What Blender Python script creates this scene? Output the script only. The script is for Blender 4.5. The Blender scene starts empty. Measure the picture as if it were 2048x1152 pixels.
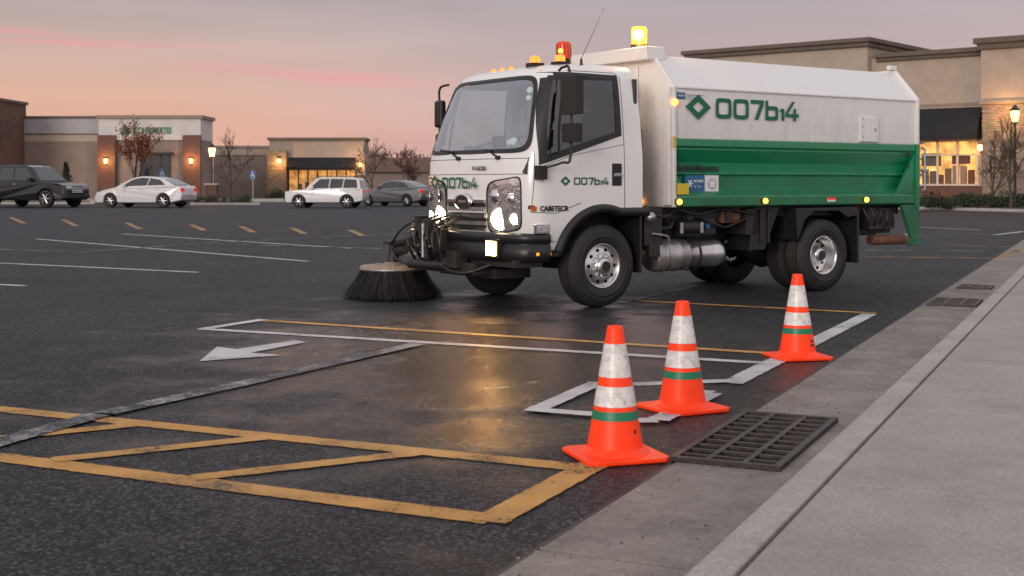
import bpy, math, random
from mathutils import Vector, Matrix
R = math.radians
rnd = random.Random(7)
scene = bpy.context.scene
scene.view_settings.view_transform = 'Standard'
scene.view_settings.look = 'None'
COL = scene.collection

# ------------------------------------------------------------------ helpers
CAM_H = 1.3; FPX = 2560.0; HOR = 365.0
def G(px, py, z=0.0):
    """ground position surveyed from the photograph (world metres)"""
    Y = FPX*(CAM_H-z)/(py-HOR)
    return Vector(((px-1024.0)*Y/FPX, Y, z))

def lk(o, parent=None):
    COL.objects.link(o)
    if parent is not None: o.parent = parent
    return o
def empty(name, loc=(0,0,0), rz=0, parent=None, sc=1.0):
    e = bpy.data.objects.new(name, None); e.empty_display_size = .2
    e.location = loc; e.rotation_euler = (0,0,rz); e.scale = (sc,sc,sc)
    return lk(e, parent)

class MB:
    def __init__(s): s.v=[]; s.f=[]; s.m=[]; s.sm=[]; s.mats=[]
    def mi(s, mat):
        if mat not in s.mats: s.mats.append(mat)
        return s.mats.index(mat)
    def add(s, vs, fs, mat, smooth=False, M=None):
        o=len(s.v); k=s.mi(mat)
        for p in vs:
            p=Vector(p)
            if M is not None: p = M@p
            s.v.append(p)
        for f in fs:
            s.f.append([i+o for i in f]); s.m.append(k); s.sm.append(smooth)
    def box(s, x0,x1,y0,y1,z0,z1, mat, M=None):
        v=[(x0,y0,z0),(x1,y0,z0),(x1,y1,z0),(x0,y1,z0),(x0,y0,z1),(x1,y0,z1),(x1,y1,z1),(x0,y1,z1)]
        f=[(0,3,2,1),(4,5,6,7),(0,1,5,4),(1,2,6,5),(2,3,7,6),(3,0,4,7)]
        s.add(v,f,mat,False,M)
    def cyl(s, p0,p1,r0,r1,mat,n=16,cap=True,smooth=True):
        p0=Vector(p0);p1=Vector(p1);d=(p1-p0).normalized()
        a=d.orthogonal().normalized(); b=d.cross(a)
        v=[];f=[]
        for p,r in((p0,r0),(p1,r1)):
            for i in range(n):
                t=2*math.pi*i/n; v.append(p+a*(r*math.cos(t))+b*(r*math.sin(t)))
        for i in range(n):
            j=(i+1)%n; f.append((i,j,n+j,n+i))
        s.add(v,f,mat,smooth)
        if cap: s.add(v,[tuple(range(n-1,-1,-1)),tuple(range(n,2*n))],mat,False)
    def tube(s, pts, r, mat, n=8):
        for a,b in zip(pts[:-1],pts[1:]): s.cyl(a,b,r,r,mat,n)
    def hose(s, pts, r, mat, n=8, sub=5):
        P=[Vector(p) for p in pts]; P=[P[0]*2-P[1]]+P+[P[-1]*2-P[-2]]; out=[]
        for i in range(1,len(P)-2):
            for k in range(sub):
                t=k/sub; a,b,c,d=P[i-1],P[i],P[i+1],P[i+2]
                out.append(.5*((2*b)+(c-a)*t+(2*a-5*b+4*c-d)*t*t+(3*b-a-3*c+d)*t**3))
        out.append(P[-2]); s.tube(out,r,mat,n)
    def rev(s, prof, o, ax, mat, n=40, smooth=True):
        """profile [(r,h)] around axis ax through o"""
        o=Vector(o); ax=Vector(ax).normalized(); a=ax.orthogonal().normalized(); b=ax.cross(a)
        v=[];f=[]
        for r,h in prof:
            for i in range(n):
                t=2*math.pi*i/n; v.append(o+ax*h+a*(r*math.cos(t))+b*(r*math.sin(t)))
        for k in range(len(prof)-1):
            for i in range(n):
                j=(i+1)%n; f.append((k*n+i,k*n+j,(k+1)*n+j,(k+1)*n+i))
        s.add(v,f,mat,smooth)
    def ext(s, poly, ax, a0, a1, mat, M=None):
        """extrude 2-D polygon along axis ax ('x' poly=(y,z), 'y' poly=(x,z), 'z' poly=(x,y))"""
        n=len(poly)
        def mk(p,h):
            return {'x':(h,p[0],p[1]),'y':(p[0],h,p[1]),'z':(p[0],p[1],h)}[ax]
        v=[mk(p,a0) for p in poly]+[mk(p,a1) for p in poly]
        f=[tuple(range(n))[::-1],tuple(range(n,2*n))]+[(i,(i+1)%n,n+(i+1)%n,n+i) for i in range(n)]
        s.add(v,f,mat,False,M)
    def obj(s, name, parent=None, bevel=0, seg=2, angle=35, fixn=True):
        me=bpy.data.meshes.new(name); me.from_pydata([tuple(p) for p in s.v],[],s.f)
        for m in s.mats: me.materials.append(m)
        me.polygons.foreach_set('material_index', s.m)
        me.polygons.foreach_set('use_smooth', s.sm); me.update()
        if fixn:
            import bmesh
            bm=bmesh.new(); bm.from_mesh(me); bmesh.ops.recalc_face_normals(bm,faces=bm.faces); bm.to_mesh(me); bm.free()
        o=lk(bpy.data.objects.new(name,me),parent)
        if bevel:
            b=o.modifiers.new('bevel','BEVEL'); b.width=bevel; b.segments=seg; b.limit_method='ANGLE'; b.angle_limit=R(angle)
        return o

# ------------------------------------------------------------------ materials
def nodes(name):
    m=bpy.data.materials.new(name); m.use_nodes=True
    nt=m.node_tree; return m,nt,nt.nodes,nt.links,nt.nodes['Principled BSDF']
def setc(b,c): b.inputs['Base Color'].default_value=(c[0],c[1],c[2],1)
def mat(name,c,rough=.5,metal=0,var=.0,scale=6,bump=0,bscale=40,coat=0,rvar=0,spec=.5,bdist=.01,glow=0):
    m,nt,N,L,b=nodes(name); setc(b,c)
    b.inputs['Roughness'].default_value=rough; b.inputs['Metallic'].default_value=metal
    b.inputs['Coat Weight'].default_value=coat; b.inputs['Coat Roughness'].default_value=.06
    b.inputs['Specular IOR Level'].default_value=spec
    if glow: b.inputs['Emission Color'].default_value=(*c,1); b.inputs['Emission Strength'].default_value=glow
    tc=N.new('ShaderNodeTexCoord')
    if var>0 or rvar>0:
        n=N.new('ShaderNodeTexNoise'); n.inputs['Scale'].default_value=scale; n.inputs['Detail'].default_value=6
        n.inputs['Roughness'].default_value=.65
        L.new(tc.outputs['Object'],n.inputs['Vector'])
        if var>0:
            r=N.new('ShaderNodeMapRange'); r.inputs[1].default_value=.3; r.inputs[2].default_value=.7
            r.inputs[3].default_value=1-var; r.inputs[4].default_value=1+var; L.new(n.outputs['Fac'],r.inputs[0])
            vm=N.new('ShaderNodeVectorMath'); vm.operation='SCALE'; vm.inputs[0].default_value=c[:3]
            L.new(r.outputs[0],vm.inputs['Scale']); L.new(vm.outputs[0],b.inputs['Base Color'])
        if rvar>0:
            r=N.new('ShaderNodeMapRange'); r.inputs[1].default_value=.3; r.inputs[2].default_value=.7
            r.inputs[3].default_value=max(0,rough-rvar); r.inputs[4].default_value=rough+rvar
            L.new(n.outputs['Fac'],r.inputs[0]); L.new(r.outputs[0],b.inputs['Roughness'])
    if bump>0:
        n=N.new('ShaderNodeTexNoise'); n.inputs['Scale'].default_value=bscale; n.inputs['Detail'].default_value=4
        L.new(tc.outputs['Object'],n.inputs['Vector'])
        bp=N.new('ShaderNodeBump'); bp.inputs['Strength'].default_value=bump; bp.inputs['Distance'].default_value=bdist
        L.new(n.outputs['Fac'],bp.inputs['Height']); L.new(bp.outputs[0],b.inputs['Normal'])
    return m
def M_grimy(name,c,rough,coat,z0,z1,dirt=(.10,.085,.075),amt=.55):
    """paint with road grime gathering towards the bottom of the panel"""
    m,nt,N,L,b=nodes(name); tc=N.new('ShaderNodeTexCoord')
    n=N.new('ShaderNodeTexNoise'); n.inputs['Scale'].default_value=3.5; n.inputs['Detail'].default_value=8; n.inputs['Roughness'].default_value=.7
    mp=N.new('ShaderNodeMapping'); mp.inputs['Scale'].default_value=(1.6,1.6,.45); L.new(tc.outputs['Object'],mp.inputs[0]); L.new(mp.outputs[0],n.inputs['Vector'])
    sp=N.new('ShaderNodeSeparateXYZ'); L.new(tc.outputs['Object'],sp.inputs[0])
    g=N.new('ShaderNodeMapRange'); g.inputs[1].default_value=z1; g.inputs[2].default_value=z0; g.inputs[3].default_value=-.12; g.inputs[4].default_value=.42; L.new(sp.outputs[2],g.inputs[0])
    a=N.new('ShaderNodeMath'); a.operation='ADD'; L.new(n.outputs['Fac'],a.inputs[0]); L.new(g.outputs[0],a.inputs[1])
    r=N.new('ShaderNodeMapRange'); r.inputs[1].default_value=.52; r.inputs[2].default_value=.98; r.inputs[3].default_value=0; r.inputs[4].default_value=amt; L.new(a.outputs[0],r.inputs[0])
    mx=N.new('ShaderNodeMix'); mx.data_type='RGBA'; L.new(r.outputs[0],mx.inputs[0]); mx.inputs[6].default_value=(*c,1); mx.inputs[7].default_value=(*dirt,1)
    L.new(mx.outputs[2],b.inputs['Base Color'])
    rr=N.new('ShaderNodeMath'); rr.operation='MULTIPLY_ADD'; L.new(r.outputs[0],rr.inputs[0]); rr.inputs[1].default_value=.7; rr.inputs[2].default_value=rough; L.new(rr.outputs[0],b.inputs['Roughness'])
    b.inputs['Coat Weight'].default_value=coat; b.inputs['Coat Roughness'].default_value=.08
    return m
def emit(name,c,st,base=None):
    m,nt,N,L,b=nodes(name); setc(b,base or c)
    b.inputs['Emission Color'].default_value=(c[0],c[1],c[2],1); b.inputs['Emission Strength'].default_value=st
    b.inputs['Roughness'].default_value=.25
    return m
def M_glass(name,tint,k,add):
    m=bpy.data.materials.new(name); m.use_nodes=True; nt=m.node_tree; N=nt.nodes; L=nt.links; N.clear()
    t=N.new('ShaderNodeBsdfTransparent'); t.inputs[0].default_value=(*tint,1)
    g=N.new('ShaderNodeBsdfGlossy'); g.inputs['Roughness'].default_value=.02; g.inputs[0].default_value=(.92,.95,1,1)
    f=N.new('ShaderNodeFresnel'); f.inputs[0].default_value=1.5
    a=N.new('ShaderNodeMath'); a.operation='MULTIPLY_ADD'; a.use_clamp=True; L.new(f.outputs[0],a.inputs[0]); a.inputs[1].default_value=k; a.inputs[2].default_value=add
    mx=N.new('ShaderNodeMixShader'); L.new(a.outputs[0],mx.inputs[0]); L.new(t.outputs[0],mx.inputs[1]); L.new(g.outputs[0],mx.inputs[2])
    o=N.new('ShaderNodeOutputMaterial'); L.new(mx.outputs[0],o.inputs[0]); return m
def brickmat(name,c1,c2,mortar,scale,bw=.5,rh=.25,msize=.02,rough=.85,bump=.4):
    m,nt,N,L,b=nodes(name); tc=N.new('ShaderNodeTexCoord')
    sp=N.new('ShaderNodeSeparateXYZ'); L.new(tc.outputs['Object'],sp.inputs[0])
    ad=N.new('ShaderNodeMath'); L.new(sp.outputs[0],ad.inputs[0]); L.new(sp.outputs[1],ad.inputs[1])
    cb=N.new('ShaderNodeCombineXYZ'); L.new(ad.outputs[0],cb.inputs[0]); L.new(sp.outputs[2],cb.inputs[1])
    t=N.new('ShaderNodeTexBrick'); t.inputs['Scale'].default_value=scale
    t.inputs['Color1'].default_value=(*c1,1); t.inputs['Color2'].default_value=(*c2,1); t.inputs['Mortar'].default_value=(*mortar,1)
    t.inputs['Mortar Size'].default_value=msize; t.inputs['Brick Width'].default_value=bw; t.inputs['Row Height'].default_value=rh
    L.new(cb.outputs[0],t.inputs['Vector'])
    n=N.new('ShaderNodeTexNoise'); n.inputs['Scale'].default_value=3; L.new(tc.outputs['Object'],n.inputs['Vector'])
    mx=N.new('ShaderNodeMix'); mx.data_type='RGBA'; mx.blend_type='MULTIPLY'; mx.inputs[0].default_value=.5
    L.new(t.outputs['Color'],mx.inputs[6]); L.new(n.outputs['Color'],mx.inputs[7]); L.new(mx.outputs[2],b.inputs['Base Color'])
    b.inputs['Roughness'].default_value=rough
    bp=N.new('ShaderNodeBump'); bp.inputs['Strength'].default_value=bump; bp.inputs['Distance'].default_value=.02; bp.invert=True
    L.new(t.outputs['Fac'],bp.inputs['Height']); L.new(bp.outputs[0],b.inputs['Normal'])
    return m

def asphalt_color(N,L,tc):
    """returns (color socket, bump height socket, large-scale socket)"""
    n1=N.new('ShaderNodeTexNoise'); n1.inputs['Scale'].default_value=52; n1.inputs['Detail'].default_value=6; n1.inputs['Roughness'].default_value=.85
    L.new(tc,n1.inputs['Vector'])
    v=N.new('ShaderNodeTexVoronoi'); v.inputs['Scale'].default_value=75; v.inputs['Randomness'].default_value=1; L.new(tc,v.inputs['Vector'])
    n2=N.new('ShaderNodeTexNoise'); n2.inputs['Scale'].default_value=.55; n2.inputs['Detail'].default_value=9; n2.inputs['Roughness'].default_value=.6; n2.inputs['Distortion'].default_value=.6
    L.new(tc,n2.inputs['Vector'])
    sv=N.new('ShaderNodeSeparateColor'); L.new(v.outputs['Color'],sv.inputs[0])
    mixf=N.new('ShaderNodeMath'); mixf.operation='MULTIPLY_ADD'; L.new(n1.outputs['Fac'],mixf.inputs[0]); mixf.inputs[1].default_value=1.7
    half=N.new('ShaderNodeMath'); half.operation='MULTIPLY_ADD'; L.new(sv.outputs[0],half.inputs[0]); half.inputs[1].default_value=.8; half.inputs[2].default_value=-.78
    L.new(half.outputs[0],mixf.inputs[2])
    r=N.new('ShaderNodeValToRGB'); e=r.color_ramp.elements
    e[0].position=.22; e[0].color=(.004,.0045,.007,1); e[1].position=1.0; e[1].color=(.17,.17,.185,1)
    k=e.new(.62); k.color=(.026,.028,.037,1)
    L.new(mixf.outputs[0],r.inputs[0])
    r2=N.new('ShaderNodeMapRange'); r2.inputs[1].default_value=.3; r2.inputs[2].default_value=.7; r2.inputs[3].default_value=.6; r2.inputs[4].default_value=1.35
    L.new(n2.outputs['Fac'],r2.inputs[0])
    vm=N.new('ShaderNodeVectorMath'); vm.operation='SCALE'; L.new(r.outputs[0],vm.inputs[0]); L.new(r2.outputs[0],vm.inputs['Scale'])
    hh=N.new('ShaderNodeMath'); hh.operation='MULTIPLY_ADD'; L.new(v.outputs['Distance'],hh.inputs[0]); hh.inputs[1].default_value=-.9; L.new(n1.outputs['Fac'],hh.inputs[2])
    return vm.outputs[0], hh.outputs[0], n2.outputs['Fac']

def wetmask(N,L,tc):
    mp=N.new('ShaderNodeMapping'); mp.inputs['Location'].default_value=(-.25/2.9,-9.9/4.6,0); mp.inputs['Scale'].default_value=(1/2.9,1/4.6,0)
    L.new(tc,mp.inputs[0])
    ln=N.new('ShaderNodeVectorMath'); ln.operation='LENGTH'; L.new(mp.outputs[0],ln.inputs[0])
    nz=N.new('ShaderNodeTexNoise'); nz.inputs['Scale'].default_value=1.3; nz.inputs['Detail'].default_value=9; nz.inputs['Roughness'].default_value=.6; L.new(tc,nz.inputs['Vector'])
    a=N.new('ShaderNodeMath'); a.operation='MULTIPLY_ADD'; L.new(nz.outputs['Fac'],a.inputs[0]); a.inputs[1].default_value=2.2; L.new(ln.outputs[1],a.inputs[2])
    w=N.new('ShaderNodeMapRange'); w.interpolation_type='SMOOTHSTEP'; w.inputs[1].default_value=2.4; w.inputs[2].default_value=1.35; w.inputs[3].default_value=0; w.inputs[4].default_value=1
    L.new(a.outputs[0],w.inputs[0]); return w.outputs[0]

def M_asphalt():
    m,nt,N,L,b=nodes('asphalt'); tcn=N.new('ShaderNodeTexCoord'); tc=tcn.outputs['Object']
    c,h,big=asphalt_color(N,L,tc); wet=wetmask(N,L,tc)
    vc=N.new('ShaderNodeTexVoronoi'); vc.feature='DISTANCE_TO_EDGE'; vc.inputs['Scale'].default_value=.42
    nd=N.new('ShaderNodeTexNoise'); nd.inputs['Scale'].default_value=2.2; nd.inputs['Detail'].default_value=8; L.new(tc,nd.inputs['Vector'])
    vs=N.new('ShaderNodeVectorMath'); vs.operation='MULTIPLY_ADD'; L.new(nd.outputs['Color'],vs.inputs[0]); vs.inputs[1].default_value=(1.1,1.1,0); L.new(tc,vs.inputs[2])
    L.new(vs.outputs[0],vc.inputs['Vector'])
    cr=N.new('ShaderNodeMapRange'); cr.inputs[1].default_value=.0; cr.inputs[2].default_value=.009; cr.inputs[3].default_value=1; cr.inputs[4].default_value=0
    L.new(vc.outputs['Distance'],cr.inputs[0])
    crm=N.new('ShaderNodeMapRange'); crm.inputs[1].default_value=.46; crm.inputs[2].default_value=.53; L.new(big,crm.inputs[0])
    cm=N.new('ShaderNodeMath'); cm.operation='MULTIPLY'; L.new(cr.outputs[0],cm.inputs[0]); L.new(crm.outputs[0],cm.inputs[1])
    mxc=N.new('ShaderNodeMix'); mxc.data_type='RGBA'; L.new(cm.outputs[0],mxc.inputs[0]); L.new(c,mxc.inputs[6]); mxc.inputs[7].default_value=(.002,.002,.003,1)
    dk=N.new('ShaderNodeMix'); dk.data_type='RGBA'; dk.blend_type='MULTIPLY'; L.new(wet,dk.inputs[0]); L.new(mxc.outputs[2],dk.inputs[6]); dk.inputs[7].default_value=(.45,.45,.47,1)
    L.new(dk.outputs[2],b.inputs['Base Color'])
    rr=N.new('ShaderNodeMapRange'); rr.inputs[3].default_value=.62; rr.inputs[4].default_value=.16; L.new(wet,rr.inputs[0]); L.new(rr.outputs[0],b.inputs['Roughness'])
    sr=N.new('ShaderNodeMapRange'); sr.inputs[3].default_value=.25; sr.inputs[4].default_value=.42; L.new(wet,sr.inputs[0]); L.new(sr.outputs[0],b.inputs['Specular IOR Level'])
    hs=N.new('ShaderNodeMath'); hs.operation='MULTIPLY_ADD'; L.new(cm.outputs[0],hs.inputs[0]); hs.inputs[1].default_value=-1.0; L.new(h,hs.inputs[2])
    bp=N.new('ShaderNodeBump'); bp.inputs['Distance'].default_value=.012; bp.inputs['Strength'].default_value=1; L.new(hs.outputs[0],bp.inputs['Height']); L.new(bp.outputs[0],b.inputs['Normal'])
    return m
def M_paint(name,c,wear):
    m,nt,N,L,b=nodes(name); tcn=N.new('ShaderNodeTexCoord'); tc=tcn.outputs['Object']
    ac,h,big=asphalt_color(N,L,tc); wet=wetmask(N,L,tc)
    n=N.new('ShaderNodeTexNoise'); n.inputs['Scale'].default_value=42; n.inputs['Detail'].default_value=8; n.inputs['Roughness'].default_value=.8; L.new(tc,n.inputs['Vector'])
    n3=N.new('ShaderNodeTexNoise'); n3.inputs['Scale'].default_value=3.0; n3.inputs['Detail'].default_value=5; L.new(tc,n3.inputs['Vector'])
    ad=N.new('ShaderNodeMath'); ad.operation='MULTIPLY_ADD'; L.new(n3.outputs['Fac'],ad.inputs[0]); ad.inputs[1].default_value=.6; L.new(n.outputs['Fac'],ad.inputs[2])
    r=N.new('ShaderNodeMapRange'); r.inputs[1].default_value=wear-.05; r.inputs[2].default_value=wear+.04; L.new(ad.outputs[0],r.inputs[0])
    v=N.new('ShaderNodeMapRange'); v.inputs[1].default_value=.3; v.inputs[2].default_value=.7; v.inputs[3].default_value=.75; v.inputs[4].default_value=1.15; L.new(n3.outputs['Fac'],v.inputs[0])
    vm=N.new('ShaderNodeVectorMath'); vm.operation='SCALE'; vm.inputs[0].default_value=c; L.new(v.outputs[0],vm.inputs['Scale'])
    mx=N.new('ShaderNodeMix'); mx.data_type='RGBA'; L.new(r.outputs[0],mx.inputs[0]); L.new(ac,mx.inputs[6]); L.new(vm.outputs[0],mx.inputs[7])
    L.new(mx.outputs[2],b.inputs['Base Color'])
    rr=N.new('ShaderNodeMapRange'); rr.inputs[3].default_value=.6; rr.inputs[4].default_value=.35; L.new(wet,rr.inputs[0]); L.new(rr.outputs[0],b.inputs['Roughness'])
    b.inputs['Specular IOR Level'].default_value=.3
    bp=N.new('ShaderNodeBump'); bp.inputs['Strength'].default_value=.8; bp.inputs['Distance'].default_value=.010; L.new(h,bp.inputs['Height']); L.new(bp.outputs[0],b.inputs['Normal'])
    return m
def M_concrete(name,c,dark=.6,rough=.75):
    m,nt,N,L,b=nodes(name); tcn=N.new('ShaderNodeTexCoord'); tc=tcn.outputs['Object']
    n=N.new('ShaderNodeTexNoise'); n.inputs['Scale'].default_value=1.6; n.inputs['Detail'].default_value=10; n.inputs['Roughness'].default_value=.72; L.new(tc,n.inputs['Vector'])
    n2=N.new('ShaderNodeTexNoise'); n2.inputs['Scale'].default_value=60; n2.inputs['Detail'].default_value=5; n2.inputs['Roughness'].default_value=.8; L.new(tc,n2.inputs['Vector'])
    r=N.new('ShaderNodeMapRange'); r.inputs[1].default_value=.3; r.inputs[2].default_value=.7; r.inputs[3].default_value=dark; r.inputs[4].default_value=1.2; L.new(n.outputs['Fac'],r.inputs[0])
    r2=N.new('ShaderNodeMapRange'); r2.inputs[1].default_value=.3; r2.inputs[2].default_value=.7; r2.inputs[3].default_value=.62; r2.inputs[4].default_value=1.3; L.new(n2.outputs['Fac'],r2.inputs[0])
    mm=N.new('ShaderNodeMath'); mm.operation='MULTIPLY'; L.new(r.outputs[0],mm.inputs[0]); L.new(r2.outputs[0],mm.inputs[1])
    vm=N.new('ShaderNodeVectorMath'); vm.operation='SCALE'; vm.inputs[0].default_value=c; L.new(mm.outputs[0],vm.inputs['Scale'])
    L.new(vm.outputs[0],b.inputs['Base Color']); b.inputs['Roughness'].default_value=rough; b.inputs['Specular IOR Level'].default_value=.3
    bp=N.new('ShaderNodeBump'); bp.inputs['Strength'].default_value=.7; bp.inputs['Distance'].default_value=.006; L.new(n2.outputs['Fac'],bp.inputs['Height']); L.new(bp.outputs[0],b.inputs['Normal'])
    return m

ASPH=M_asphalt()
WPAINT=M_paint('white_road_paint',(.62,.62,.64),.67)
WFADE=M_paint('faded_white_paint',(.34,.34,.36),.84)
YPAINT=M_paint('yellow_road_paint',(.64,.34,.095),.70)
YFADE=M_paint('faded_yellow_paint',(.48,.27,.10),.76)
CONC=M_concrete('concrete_walk',(.375,.35,.335),.82)
KERB=M_concrete('concrete_kerb',(.44,.41,.385),.75)
GUT=M_concrete('concrete_gutter',(.29,.255,.23),.45,.6)
DIRT=mat('soil_ground',(.07,.06,.045),.95,var=.4,scale=.5)
MULCH=mat('mulch',(.06,.04,.03),.95,var=.5,scale=5,bump=.6)
IRON=mat('cast_iron',(.045,.036,.034),.45,metal=.5,var=.45,scale=25,bump=.3)
SHADEGAP=mat('shade_and_joint_black',(.003,.003,.003),.95,spec=.1)  # near-black: painted shade for drain and wheel holes, also dark joints
WHITE=M_grimy('white_truck_paint',(.82,.81,.80),.25,.6,.55,1.1,amt=.3)
WHITEB=M_grimy('white_body_paint',(.77,.765,.76),.32,.35,1.3,2.6,(.34,.31,.28),.45)
GREEN=M_grimy('green_body_paint',(.003,.21,.085),.28,.45,.95,1.7,(.03,.05,.035),.6)
GTXT=mat('green_lettering',(.003,.13,.06),.4)
KTXT=mat('black_lettering',(.015,.02,.02),.4)
BLACK=mat('black_plastic',(.014,.014,.015),.38,var=.2,scale=8)
FRAME=mat('chassis_black',(.022,.019,.018),.55,var=.5,scale=9,bump=.2)
RUBBER=mat('tyre_rubber',(.018,.017,.017),.7,var=.35,scale=12,bump=.15,bscale=60)
ALU=mat('polished_aluminium',(.68,.67,.67),.26,metal=.9,var=.15,scale=14)
STEEL=mat('grey_steel',(.42,.41,.42),.38,metal=.8,var=.25,scale=8)
CHROME=mat('chrome',(.82,.81,.82),.14,metal=1)
RUST=mat('rusty_pipe',(.16,.075,.045),.7,metal=.3,var=.4,scale=10)
WSHIELD=M_glass('windshield_glass',(.80,.86,.85),1.6,.30)
SGLASS=M_glass('side_glass',(.42,.47,.48),1.3,.07)
CABIN=mat('cab_interior',(.06,.06,.063),.8,var=.2,scale=5)
SEAT=mat('seat_cloth',(.035,.035,.04),.9,var=.3,scale=12)
LENS=mat('headlamp_lens',(.72,.73,.76),.12,metal=.85,var=.3,scale=14,coat=1,bump=.3,bscale=25)
CARGLASS=mat('car_glass',(.03,.035,.04),.08,metal=.2,coat=1)
HEAD=emit('headlamp_lit',(1,.78,.46),22)
FOG=emit('fog_lamp_lit',(1,.56,.17),30)
AMBER=emit('amber_marker_lit',(1,.36,.04),6,(.8,.3,.02))
AMBERD=emit('amber_roof_lamp',(1,.33,.03),1.2,(.8,.25,.02))
REDB=emit('red_beacon_lens',(1,.07,.01),.25,(.6,.05,.01))
BEACON=emit('beacon_lit_core',(1,.85,.40),30)
BEACONL=emit('beacon_lit_lens',(1,.42,.03),2.0,(.9,.4,.03))
TAIL=emit('tail_lens',(.8,.02,.01),.5,(.5,.01,.01))
CONEO=mat('cone_orange',(.95,.050,.005),.42,var=.12,scale=9,glow=.16,spec=.35)  # small emission added to brighten the orange; the cone is no lamp
def M_reflective():
    m,nt,N,L,b=nodes('reflective_sleeve'); tc=N.new('ShaderNodeTexCoord')
    n=N.new('ShaderNodeTexNoise'); n.inputs['Scale'].default_value=22; n.inputs['Detail'].default_value=9; n.inputs['Roughness'].default_value=.8
    L.new(tc.outputs['Object'],n.inputs['Vector'])
    r=N.new('ShaderNodeValToRGB'); e=r.color_ramp.elements; e[0].position=.34; e[0].color=(.42,.39,.37,1); e[1].position=.54; e[1].color=(.82,.80,.78,1)
    L.new(n.outputs['Fac'],r.inputs[0]); L.new(r.outputs[0],b.inputs['Base Color']); b.inputs['Roughness'].default_value=.3
    v=N.new('ShaderNodeTexVoronoi'); v.inputs['Scale'].default_value=45; L.new(tc.outputs['Object'],v.inputs['Vector'])
    bp=N.new('ShaderNodeBump'); bp.inputs['Strength'].default_value=.4; bp.inputs['Distance'].default_value=.004; L.new(v.outputs['Distance'],bp.inputs['Height']); L.new(bp.outputs[0],b.inputs['Normal'])
    return m
CONEW=M_reflective()
CONEG=mat('cone_green',(.01,.20,.10),.4)
BRISTLE=mat('broom_bristle',(.012,.010,.010),.7,var=.5,scale=20,spec=.3)
BRISTLE2=mat('broom_bristle_worn',(.035,.028,.024),.8)
BPLATE=mat('broom_plate',(.30,.23,.17),.6,var=.3,scale=8)
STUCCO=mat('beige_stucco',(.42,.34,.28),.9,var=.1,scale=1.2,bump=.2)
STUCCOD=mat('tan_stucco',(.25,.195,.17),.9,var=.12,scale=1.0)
FASCIA=mat('pale_fascia',(.60,.57,.56),.85,var=.08,scale=1)
GREYW=mat('grey_parapet',(.38,.37,.38),.85,var=.1,scale=1)
CORN=mat('brown_cornice',(.13,.10,.08),.7,var=.15,scale=2)
CORNL=mat('tan_cornice',(.27,.22,.18),.8,var=.1,scale=2)
BRICK=brickmat('red_brick',(.20,.075,.05),(.14,.055,.04),(.22,.19,.17),4)
STONE=brickmat('ledge_stone',(.42,.34,.28),(.26,.20,.165),(.12,.10,.09),1.6,.62,.2,.02)
AWN=mat('black_awning',(.012,.012,.016),.8,var=.2,scale=3)
DGLASS=mat('storefront_glass',(.015,.017,.02),.1,metal=.1,coat=1)
WFRAME=mat('window_frame',(.6,.52,.42),.5)
def M_room(name,c,st):
    m,nt,N,L,b=nodes(name); tc=N.new('ShaderNodeTexCoord')
    n=N.new('ShaderNodeTexNoise'); n.inputs['Scale'].default_value=1.6; n.inputs['Detail'].default_value=5; L.new(tc.outputs['Object'],n.inputs['Vector'])
    r=N.new('ShaderNodeMapRange'); r.inputs[1].default_value=.35; r.inputs[2].default_value=.65; r.inputs[3].default_value=st*.3; r.inputs[4].default_value=st*1.4
    L.new(n.outputs['Fac'],r.inputs[0]); L.new(r.outputs[0],b.inputs['Emission Strength'])
    b.inputs['Emission Color'].default_value=(*c,1); setc(b,(.4,.25,.1)); return m
ROOM=M_room('lit_room_wall',(1,.48,.12),1.1); ROOM2=M_room('dim_room_wall',(1,.42,.10),.6)
LANT=emit('lantern_glow',(1,.58,.20),5)
SCONCE=emit('sconce_glow',(1,.50,.14),12)
BARK=mat('bark',(.075,.055,.045),.9,var=.3,scale=15)
LEAFO=mat('autumn_leaf',(.26,.075,.028),.8,var=.5,scale=6)
LEAFR=mat('russet_leaf',(.15,.075,.055),.85,var=.5,scale=3)
LEAFG=mat('shrub_leaf',(.035,.05,.025),.8,var=.5,scale=5)
LEAFP=mat('pine_leaf',(.02,.035,.022),.85,var=.4,scale=5)

# ------------------------------------------------------------------ world (dusk sky)
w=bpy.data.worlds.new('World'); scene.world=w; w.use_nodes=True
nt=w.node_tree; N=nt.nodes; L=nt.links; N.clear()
def math_(op,a,b=None,c=None,clamp=False):
    n=N.new('ShaderNodeMath'); n.operation=op; n.use_clamp=clamp
    for i,x in enumerate((a,b,c)):
        if x is None: continue
        if isinstance(x,(int,float)): n.inputs[i].default_value=x
        else: L.new(x,n.inputs[i])
    return n.outputs[0]
def mixc(f,a,b,bt='MIX'):
    n=N.new('ShaderNodeMix'); n.data_type='RGBA'; n.blend_type=bt
    for i,x in ((0,f),(6,a),(7,b)):
        if isinstance(x,(int,float)): n.inputs[i].default_value=x
        elif isinstance(x,tuple): n.inputs[i].default_value=(*x,1)
        else: L.new(x,n.inputs[i])
    return n.outputs[2]
tc=N.new('ShaderNodeTexCoord'); sp=N.new('ShaderNodeSeparateXYZ'); L.new(tc.outputs['Generated'],sp.inputs[0])
X,Yd,Z=sp.outputs
def ramp(inp,stops):
    r=N.new('ShaderNodeValToRGB'); el=r.color_ramp.elements
    while len(el)<len(stops): el.new(.5)
    for e,(p,c) in zip(el,stops): e.position=p; e.color=(*c,1)
    L.new(inp,r.inputs[0]); return r.outputs[0]
warm=ramp(Z,[(0,(.78,.43,.35)),(.03,(.86,.46,.33)),(.07,(.80,.49,.38)),(.11,(.62,.45,.41)),(.145,(.47,.405,.405)),(.30,(.60,.57,.61)),(1,(.71,.71,.77))])  # upper stops brightened beyond real dusk to throw more light on the truck
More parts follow.
